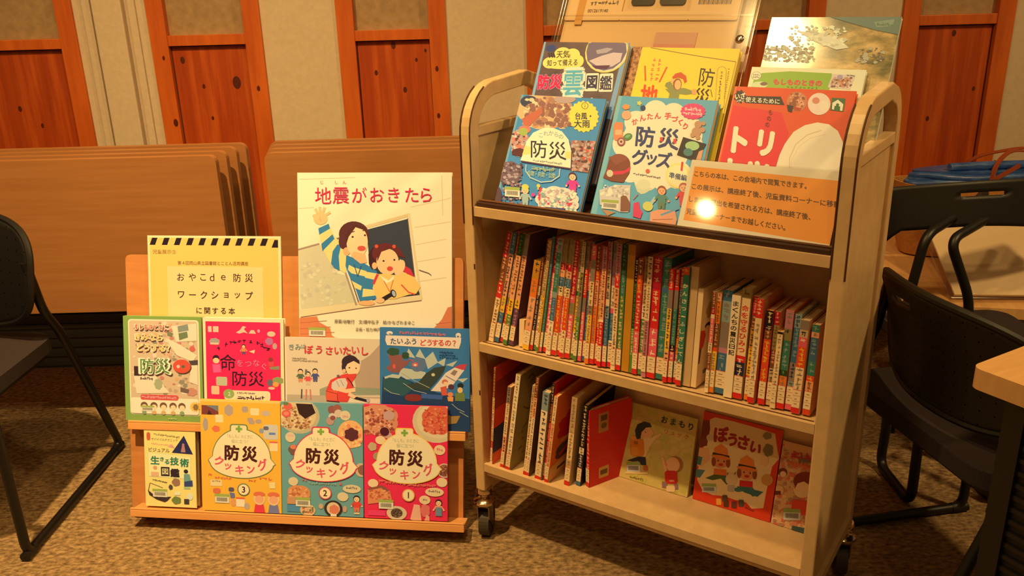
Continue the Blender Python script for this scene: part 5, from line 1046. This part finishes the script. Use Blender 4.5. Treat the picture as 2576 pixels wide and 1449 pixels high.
# u, height, width, bands, bottom sticker, description
MID = [
 (.0057, .262, .0125, 'R22 n44 r59 c85 c100', '', 'red over cream spine', ''),
 (.0190, .262, .0125, 'b19 q58 y72 b86 b100', 'b', 'pale spine with a blue foot', ''),
 (.0327, .262, .0112, 'O19 q58 D65 O86 O100', 'r', 'pale spine with an orange-red foot', ''),
 (.0441, .262, .0120, 'G19 q58 y72 g86 g100', 'g', 'pale spine with a green foot', ''),
 (.0577, .262, .0130, 's19 q58 y66 u86 u100', 'u', 'pale spine with a purple foot', 'u'),
 (.0830, .062, .0130, 'c100', '', 'short cream spine with rounded corners', 'c'),
 (.0975, .207, .0165, 'Y20 o40 q78 Y93 y100', 'y', 'pinkish orange spine with a yellow foot', 'Y'),
 (.1150, .214, .0065, 'n30 c40 B85 c100', 'r', 'very thin dark spine', 'n'),
 (.1222, .254, .0095, 'n20 d50 c70 w86 c100', 'g', 'brown to cream spine', ''),
 (.1323, .255, .0060, 'd45 y86 y100', 'g', 'thin yellow spine', ''),
 (.1389, .262, .0065, 'b35 t86 t100', 'p', 'thin blue-green spine', ''),
 (.1460, .261, .0112, 'R30 p60 p86 p100', 'r', 'rose pink spine', ''),
 (.1580, .262, .0112, 'l12 t45 l50 b70 w100', '', 'pale blue and white spine', ''),
 (.1700, .262, .0115, 'D20 R26 q32 b40 c48 O72 O80 c100', 'r', 'orange-red series spine with a cream foot', ''),
 (.1822, .262, .0095, 'D20 R26 q32 b40 c48 p80 c100', 'r', 'pink series spine with a cream foot', ''),
 (.1922, .262, .0105, 'D20 R26 q32 b40 c48 O76 c100', 'r', 'red series spine with a dark title', ''),
 (.2032, .262, .0120, 'R30 R46 p52 D62 p88 q100', 'r', 'magenta pink spine', ''),
 (.2160, .262, .0102, 'd30 c42 t46 y72 y77 w100', 'g', 'yellow and white spine', ''),
 (.2268, .262, .0082, 'd25 D46 s62 g66 g86 g100', 'g', 'olive green spine', ''),
 (.2355, .262, .0084, 's22 r46 s58 p86 p100', 'p', 'raspberry pink spine', ''),
 (.2443, .262, .0092, 'D16 q40 b60 b86 b100', 'b', 'mid blue spine', ''),
 (.2540, .258, .0100, 'p12 s30 c50 s58 y88 o100', 'o', 'cream over orange-yellow spine', ''),
 (.2645, .256, .0094, 'n20 O28 q50 o88 o100', 'r', 'warm orange spine', ''),
 (.2742, .257, .0088, 'P22 q34 w48 y68 r100', 'r', 'yellow over red spine', ''),
 (.2835, .258, .0098, 'P18 q60 w62 r100', 'r', 'lilac over red spine', ''),
 (.2940, .268, .0098, 'P22 d45 c50 l60 b86 b100', 'r', 'cream over blue spine', ''),
 (.3042, .268, .0115, 's14 P34 c52 p56 b78 w100', 'r', 'lavender spine with a blue and white foot', ''),
 (.3163, .268, .0098, 'P24 r34 q50 c100', '', 'cream spine with brown lettering', ''),
 (.3265, .268, .0110, 'G20 t40 g60 g86 g100', 'r', 'grass green spine', ''),
 (.3385, .268, .0165, 'Y100', '', 'thick plain ochre spine without a label', 'Y'),
 (.3556, .240, .0072, 'k20 G60 g100', '', 'dark forest-green spine without a label', 'G'),
 (.3632, .244, .0112, 'n14 O30 r62 p86 p100', 'r', 'red spine with pale lettering', ''),
 (.3750, .248, .0108, 'D22 d40 w52 g86 g100', 'g', 'cream over leaf-green spine', ''),
 (.3862, .252, .0098, 'd24 c52 P86 P100', '', 'cream over lilac spine', ''),
 (.3964, .252, .0178, 'R26 r58 p100', 'r', 'thick crimson spine', ''),
 (.4147, .252, .0178, 't24 b28 t100', 't', 'thick sea-green spine', ''),
 (.4330, .234, .0096, 'r18 s34 y72 q80 O100', 'r', 'yellow series spine with a red top', ''),
 (.4430, .234, .0094, 'r18 s34 t66 k72 p82 t100', 'r', 'dark teal series spine with a red top', ''),
 (.4527, .236, .0082, 'r18 s34 n60 O74 p80 o100', 'r', 'brown series spine with a red top', ''),
 (.4612, .242, .0122, 'O6 t100', 'r', 'teal spine with large cream letters', 't'),
 (.4740, .244, .0162, 'd100', '', 'thick plain beige spine', 'd'),
 (.4906, .202, .0110, 'c100', '', 'cream spine with tiny print', 'c'),
 (.5229, .204, .0072, 'n16 R22 c26 p50 c60 n84 w100', '', 'thin pink and brown spine', ''),
 (.5303, .202, .0092, 'q8 o30 n54 O58 y100', 'o', 'amber spine', ''),
 (.5398, .208, .0195, 'b10 l30 s55 P60 b100', 'b', 'thick grey-blue spine', 'b'),
 (.5610, .204, .0165, 'w100', '', 'white spine with black title', 'w'),
 (.5778, .218, .0175, 'D8 c12 c60 r66 B82 d100', 'r', 'cream spine with red title and navy band', ''),
 (.5990, .206, .0092, 'R18 n30 Y50 y76 r82 c100', 'o', 'brown and yellow spine with a crimson top', ''),
 (.6083, .205, .0122, 'r18 c22 c72 w80 r86 c100', 'r', 'pale spine with a red top and foot', 'q'),
 (.6268, .185, .0130, 'k20 n30 O60 O100', 'r', 'dark orange spine', ''),
 (.6412, .184, .0100, 'R14 D40 n60 d100', '', 'olive patterned spine', ''),
 (.6518, .150, .0098, 'k3 c75 y90 c100', '', 'short cream and yellow spine', ''),
 (.6622, .192, .0140, 'P18 D30 t60 G66 o100', 'r', 'olive-teal spine with an orange foot', ''),
 (.6775, .186, .0125, 'l14 b50 s70 l100', 'p', 'powder blue spine', ''),
 (.6910, .180, .0150, 's10 d18 p28 O50 c100', 'r', 'grey and orange-red spine with a drawn face', ''),
 (.7110, .174, .0135, 't8 q14 b40 t56 O62 q100', 'O', 'turquoise and orange spine', ''),
]
assert all(MID[i][0] + MID[i][2] <= MID[i + 1][0] + .0009 for i in range(len(MID) - 1)), [MID[i][:3] for i in range(len(MID) - 1) if MID[i][0] + MID[i][2] > MID[i + 1][0] + .0009]
titles = {39: ('んこんちゅうじてん', .28, .80, 'w'), 45: ('まくんちの震災日記', .05, .58, 'k'), 46: ('命を守るひみつ', .14, .58, 'r')}
titles[39] = ('かんさつ・ふしぎじてん', .12, .82, 'w')
NM = len(MID)
for i, (u, h, w_, bands, st, desc, side) in enumerate(MID):
    tilt = math.radians(max(0, 10 * (1 - u / .3)) if h > .08 else 0)
    if i < NM // 2: pos = 'from the left on the middle shelf' if i else None; k = i
    else: pos = 'from the right on the middle shelf'; k = NM - 1 - i
    def on(k):
        if k < 20: return ORD[k]
        return 'twenty-' + ORD[k - 20] if k < 29 else 'thirtieth'
    o_ = 'leftmost' if i == 0 else ('rightmost' if i == NM - 1 else on(k) + (' from the left' if i < NM // 2 else ' from the right'))
    spine_book(spine_frame(u, .030 + (.004 * ((i * 7) % 3) if i not in (29, 30, 40) else .006), .5215, tilt, MB_B), w_, h, .118 + .008 * ((i * 5) % 4), bands, st,
               '%s, %s on the middle shelf' % (desc, o_), side, i, titles.get(i), mk='-' if bands in ('Y100', 'd100', 'c100') else None, labelled=i not in (5, 29, 30, 40, 41, 45),
               group='spine-out books on the middle shelf')
# boy illustration on the exposed side of the thin cream book
mwb = spine_frame(.4906 + .0110, .030, .5215, 0, MB_B)
# bottom shelf: spine-out books leaning left of the face-out ones
LOW = [
 (.010, .012, .255, .0056, 4, 'n30 c75 R84 w100', '', 'thin white and red spine', 'O', .150, 0),
 (.0385, .012, .218, .0098, 7, 's20 c60 q84 c100', 'r', 'speckled cream spine', 'q', .150, 0),
 (.0540, .010, .256, .0125, 8, 'w100', 'r', 'pale grey-green spine beside a doodled cover', 'D', .155, 0),
 (.1020, .014, .236, .0075, 7, 'd30 c100', 'r', 'cream spine with brown print', 'c', .150, 0),
 (.1100, .012, .260, .0085, 7, 'n20 q40 w100', 'r', 'white-footed spine beside a dark cover', 'n', .150, 0),
 (.1350, .012, .228, .0165, 6, 'l20 w100', 'r', 'pale spine with green titles', 'l', .155, 0),
 (.1520, .020, .250, .0070, 6, 'k20 n40 r100', 'r', 'thin dark spine with a red foot', 'r', .145, 0),
 (.1620, .010, .226, .0090, 7, 'c30 q50 q100', 'r', 'peach spine beside an orange cover', 'o', .165, 0),
 (.2040, .028, .224, .0135, 5, 'd40 c70 d100', 'r', 'beige spine with large brown title', 'd', .150, 0),
 (.2280, .040, .206, .0115, 5, 'k52 w60 B100', 'b', 'black and navy spine', 'k', .140, 0),
]
for i, (u, v, h, w_, tl, bands, st, desc, side, dep, ro) in enumerate(LOW):
    o_ = 'leftmost' if i == 0 else ORD[i] + ' from the left'
    spine_book(spine_frame(u, v, .2102, math.radians(tl), math.radians(1)), w_, h, dep, bands, st, '%s, %s on the bottom shelf' % (desc, o_), side, 100 + i, group='spine-out books on the bottom shelf', labelled=True)
def art_flames(a):
    a.rect(0, 0, 100, 100, col('o')); a.blob(55, 50, 30, 22, Q(200, 40, 40), 6, .3); a.blob(50, 72, 26, 14, Q(90, 80, 100), 4); a.poly([(20, 80), (60, 70), (100, 90), (100, 100), (10, 100)], col('q')); a.barcode(30, 88, 60, 95, False)
def side_art(u, v, h, w_, tl, dep, draw, name):
    """print on the right-hand cover of a spine-out book, parented to that book"""
    pass
# red book set at an angle, its cover turned to the viewer
r = spine_book(spine_frame(.2490, .050, .2102, math.radians(1), math.radians(1), math.radians(-2)), .0125, .192, .118, 'r100', 'r', 'bright red book turned at an angle beside the pale green face-out book', 'r', 140, labelled=True)
r.matrix_world = frame(CO + cx_ * .2490 + cy_ * .050 + cz_ * .2100, (cx_ * math.cos(.42) - cy_ * math.sin(.42)), cz_, -(cx_ * math.sin(.42) + cy_ * math.cos(.42)))
a = Art(.118, .192, (0, 0), (118, 0), (0, 192), z=.0001)
a.rect(0, 0, 118, 192, col('r')); a.rr(24, 14, 52, 62, 2, Q(196, 150, 110)); a.rect(30, 20, 48, 34, Q(110, 84, 80)); a.ell(39, 46, 8, 7, Q(120, 100, 60)); a.rr(26, 150, 54, 178, 2, Q(214, 190, 120)); a.rect(30, 158, 50, 170, Q(120, 90, 60)); a.line([(4, 130), (116, 120)], 1.2, Q(226, 90, 90))
o = a.build(r, 'printed_cover'); o.matrix_local = Matrix.Translation((.0127, 0, 0)) @ Matrix.Rotation(math.radians(90), 4, 'Y')
# face-out books on the bottom shelf
LB = math.radians(13)
lu_ = cz_ * math.cos(LB) + cy_ * math.sin(LB); ln_ = cx_.cross(lu_)
if ln_.dot(cy_) > 0: ln_ = -ln_
def low_frame(u, v, t=0.0): return frame(CO + cx_ * u + cy_ * v + cz_ * .2105 + lu_ * t, cx_, lu_, ln_)
def art_charm(a):
    a.rect(0, 30, 1000, 1100, Q(212, 206, 138)); a.speck(100, 60, 900, 1000, 26, [Q(206, 204, 128), Q(220, 212, 150), Q(200, 204, 120)], 40, 90, 3)
    K = Q(50, 62, 50)
    for c, x, y in (('お', 600, 250), ('ま', 690, 272), ('も', 778, 296), ('り', 868, 322)): a.text(c, x, y, 78, K, bold=.03, rot=12)
    for c, x, y in zip('リュック', (610, 678, 745, 820), (368, 385, 405, 420)): a.text(c, x, y, 54, Q(214, 110, 80), bold=.02, rot=12)
    S_ = Q(240, 200, 170); a.ell(398, 378, 76, 62, S_); a.poly([(285, 420), (278, 350), (310, 290), (380, 265), (440, 280), (462, 318), (400, 325), (350, 370), (335, 430), (300, 440)], Q(52, 54, 62)); a.ell(392, 370, 5, 7, K, 6); a.poly([(370, 430), (440, 430), (550, 380), (560, 395), (470, 470), (430, 520), (380, 620), (330, 600)], Q(236, 226, 186)); a.line([(470, 470), (545, 388)], 14, S_)
    a.rr(215, 440, 372, 612, 40, Q(226, 150, 60)); a.rr(228, 520, 300, 600, 14, Q(232, 170, 80)); a.ell(258, 425, 30, 24, Q(236, 180, 110)); a.rect(262, 460, 305, 492, Q(170, 110, 60)); a.poly([(225, 640), (300, 615), (380, 620), (386, 700), (330, 700), (300, 660), (235, 665), (175, 655)], Q(44, 50, 84)); a.rr(350, 700, 400, 755, 10, Q(190, 120, 90))
    a.barcode(170, 690, 318, 770); a.rr(150, 770, 400, 790, 8, Q(236, 220, 170)); a.marks(195, 820, 350, 850, 7, Q(140, 130, 90), 24)
    a.ell(690, 690, 82, 80, Q(170, 120, 80)); a.ell(668, 690, 72, 72, S_); a.poly([(545, 620), (575, 620), (610, 760), (580, 770)], S_); a.ell(600, 690, 14, 14, Q(236, 150, 120)); a.rr(580, 750, 710, 880, 30, Q(214, 50, 50)); a.ell(650, 850, 30, 10, Q(236, 180, 160)); a.poly([(545, 860), (600, 870), (600, 920), (545, 922)], Q(150, 120, 150)); a.poly([(670, 880), (710, 880), (715, 930), (680, 935)], Q(150, 120, 150)); a.rr(590, 900, 680, 960, 14, Q(240, 226, 196))
def art_drill(a):
    Rd = Q(222, 70, 44); a.rect(700, 100, 1900, 1400, Rd); Cw = Q(240, 228, 196)
    a.poly([(1035, 235), (1090, 215), (1300, 260), (1560, 330), (1720, 380), (1740, 520), (1760, 620), (1690, 700), (1630, 950), (1600, 1110), (1480, 1120), (1420, 1060), (1300, 1040), (1200, 1010), (1060, 1000), (950, 960), (890, 850), (920, 600), (1010, 420)], Cw); a.poly([(950, 240), (1030, 245), (1035, 330), (1000, 500), (920, 520)], Q(130, 64, 50)); a.poly([(905, 520), (1020, 530), (1040, 640), (930, 720), (880, 700)], Q(240, 200, 170)); a.ell(1030, 420, 36, 36, Q(226, 226, 220)); a.poly([(880, 600), (950, 620), (930, 700), (880, 690)], Q(70, 140, 160)); a.poly([(870, 740), (980, 750), (920, 830), (870, 820)], Q(84, 140, 170))
    for c, x, y, z, ro in (('ぼ', 1155, 388, 165, 2), ('う', 1278, 440, 140, 4), ('さ', 1392, 465, 150, 12), ('い', 1520, 520, 135, 22)): a.text(c, x, y, z, Q(176, 50, 56), bold=.06, rot=ro)
    for x, y, tc, bc, hs in ((1152, 720, Q(232, 130, 60), Q(80, 110, 70), 92), (1430, 830, Q(214, 44, 60), Q(70, 130, 150), 96)):
        a.ell(x, y - 70, hs, hs * .82, Q(226, 160, 120)); a.ell(x - hs * .85, y - 60, 24, 50, Q(150, 84, 56)); a.ell(x + hs * .85, y - 50, 24, 50, Q(150, 84, 56)); a.poly([(x - 85, y - 110), (x - 70, y - 200), (x, y - 240), (x + 70, y - 190), (x + 80, y - 100)], Q(236, 150, 70)); a.line([(x - 82, y - 140), (x + 84, y - 108)], 26, Q(60, 50, 40)); a.ell(x, y - 104, hs * 1.15, 20, Q(232, 144, 66), rot=9); a.ell(x - 30, y - 70, 8, 10, Q(60, 40, 30), 8); a.ell(x + 34, y - 62, 8, 10, Q(60, 40, 30), 8); a.ell(x, y - 30, 26, 14, Q(190, 60, 60))
        a.poly([(x - 75, y + 10), (x + 60, y + 20), (x + 60, y + 80), (x - 80, y + 70)], tc); a.poly([(x - 70, y + 70), (x + 60, y + 80), (x + 120, y + 150), (x + 60, y + 170), (x, y + 110), (x - 90, y + 130), (x - 170, y + 110)], bc)
    a.poly([(1320, 900), (1450, 920), (1600, 950), (1540, 1000), (1400, 960)], Q(60, 120, 140)); a.ell(1265, 835, 62, 62, Q(226, 216, 200)); a.line([(1220, 790), (1228, 770)], 12, Q(150, 120, 110)); a.line([(1300, 785), (1310, 765)], 12, Q(150, 120, 110)); a.rr(1225, 890, 1300, 960, 16, Q(190, 190, 200)); a.ell(1640, 830, 60, 56, Q(214, 170, 110)); a.ell(1610, 640, 44, 50, Q(240, 214, 180)); a.blob(1650, 540, 50, 60, Q(140, 140, 100), 5); a.blob(1640, 400, 44, 34, Q(150, 150, 120), 5)
    a.barcode(945, 905, 1100, 975)
    for x, y, c in ((1130, 1065, Q(236, 180, 80)), (1195, 1030, Q(90, 80, 70)), (1210, 1080, Q(90, 60, 50)), (1295, 1090, Q(110, 60, 60)), (1370, 1070, Q(80, 90, 90))): a.rr(x - 28, y - 34, x + 28, y + 34, 12, c)
    a.line([(1415, 1110), (1500, 1140)], 14, Q(150, 60, 50))
def art_girl(a):
    a.rect(1500, 380, 2300, 1500, Q(226, 196, 160)); a.speck(1650, 460, 2080, 1380, 40, [Q(236, 160, 150), Q(240, 210, 180), Q(214, 150, 130), Q(226, 120, 110), Q(190, 150, 140)], 16, 44, 6)
    a.poly([(1770, 455), (2090, 540), (2080, 600), (1780, 540)], Q(230, 200, 160)); a.marks(1830, 590, 2060, 640, 5, Q(206, 60, 80), 70, 2); a.marks(1900, 640, 2070, 680, 5, Q(120, 140, 150), 50, 4); a.marks(1800, 680, 2060, 730, 8, Q(236, 120, 60), 40, 7)
    a.ell(1970, 860, 110, 96, Q(140, 60, 50)); a.ell(1945, 940, 84, 84, Q(246, 226, 200)); a.poly([(1880, 800), (1960, 790), (2040, 830), (2020, 900), (1960, 860), (1900, 880), (1870, 940)], Q(130, 56, 46)); a.ell(1755, 770, 44, 40, Q(120, 66, 60)); a.ell(1760, 790, 30, 30, Q(246, 220, 196)); a.ell(1720, 950, 48, 48, Q(236, 210, 180)); a.poly([(1860, 1040), (2040, 1060), (2030, 1200), (1830, 1180)], Q(226, 80, 66)); a.rect(1680, 960, 1740, 1000, Q(120, 60, 60))
    a.barcode(1765, 1160, 1930, 1250); a.poly([(1850, 1305), (2010, 1330), (2000, 1400), (1840, 1370)], Q(70, 96, 110))
FO = 'face-out books on the bottom shelf of the cart'
faced(low_frame(.2925, .122), .1695, .1785, .011, Q(212, 206, 138), (205, 55), (940, 250), (65, 815), 'pale green face-out book with a boy and small child, on the bottom shelf', art_charm, spine_left=False)
faced(low_frame(.4735, .124), .171, .199, .012, Q(222, 70, 44), (972, 150), (1803, 352), (835, 1045), 'red-bordered face-out book with two children in orange hats, on the bottom shelf', art_drill)
faced(low_frame(.6470, .124), .082, .180, .013, Q(226, 196, 160), (1760, 450), (2145, 555), (1640, 1290), 'pink patterned face-out book beside the right post, on the bottom shelf', art_girl)
# cover print on the exposed right-hand sides of three spine-out books
def cover_side(book_index_frame, w_, dep, h, draw, px):
    a = Art(dep, h, (0, 0), (px, 0), (0, 1000), z=.0001); draw(a); o = a.build(None, 'printed_cover'); return o
bks = [o for o in bpy.data.objects if o.get('category') == 'book' and not o.parent]
def find(s): return [o for o in bks if s in o['label']][0]
def art_side_boy(a):
    a.ell(280, 400, 110, 26, Q(50, 40, 44)); a.ell(270, 445, 90, 44, Q(236, 200, 160)); a.poly([(20, 420), (180, 440), (230, 500), (170, 600), (20, 640)], Q(214, 60, 40)); a.poly([(30, 600), (100, 620), (60, 760), (20, 760)], Q(90, 60, 50)); a.ell(480, 700, 60, 30, Q(70, 90, 60)); a.ell(300, 880, 70, 26, Q(130, 130, 150)); a.blob(330, 250, 150, 80, Q(190, 160, 90), 5); a.ell(500, 800, 60, 24, Q(150, 130, 130))
def art_side_doodle(a):
    for p in ([(200, 80), (300, 60), (360, 100), (280, 140)], [(160, 360), (300, 420), (400, 430)], [(220, 600), (300, 570), (340, 540)], [(180, 820), (240, 800)]): a.line(p, 14, Q(90, 84, 60))
    for x, y in ((330, 300), (220, 640), (250, 720), (300, 880), (400, 520)): a.ell(x, y, 30, 16, Q(120, 110, 70))
def art_side_flame(a):
    a.blob(380, 420, 260, 150, Q(206, 40, 44), 6, .3); a.ell(360, 570, 160, 20, Q(236, 200, 130)); a.blob(330, 700, 220, 90, Q(90, 84, 110), 4, .2); a.poly([(200, 720), (400, 660), (420, 700), (220, 760)], Q(206, 60, 50)); a.poly([(0, 820), (500, 780), (700, 1000), (0, 1000)], Q(226, 180, 130)); a.rect(160, 860, 420, 920, Q(220, 210, 140)); a.rect(190, 872, 390, 908, Q(110, 80, 50))
def art_side_sea(a):
    a.poly([(0, 150), (900, 100), (900, 420), (0, 420)], Q(160, 70, 40)); a.poly([(0, 620), (900, 600), (900, 900), (0, 880)], Q(44, 70, 120)); a.poly([(0, 880), (900, 900), (900, 1000), (0, 1000)], Q(226, 110, 60))
for key, w_, dep, h, fn in (('cream spine with tiny print', .0110, .12, .202, art_side_boy), ('pale grey-green spine', .0125, .155, .256, art_side_doodle), ('peach spine beside', .0090, .165, .226, art_side_flame), ('thin white and red spine', .0056, .15, .255, art_side_sea)):
    r = find(key); a = Art(dep, h, (0, 0), (900, 0), (0, 1000), z=.0002); fn(a); o = a.build(r, 'printed_cover')
    o.matrix_local = Matrix.Translation((w_ + .0001, 0, 0)) @ Matrix.Rotation(math.radians(90), 4, 'Y')
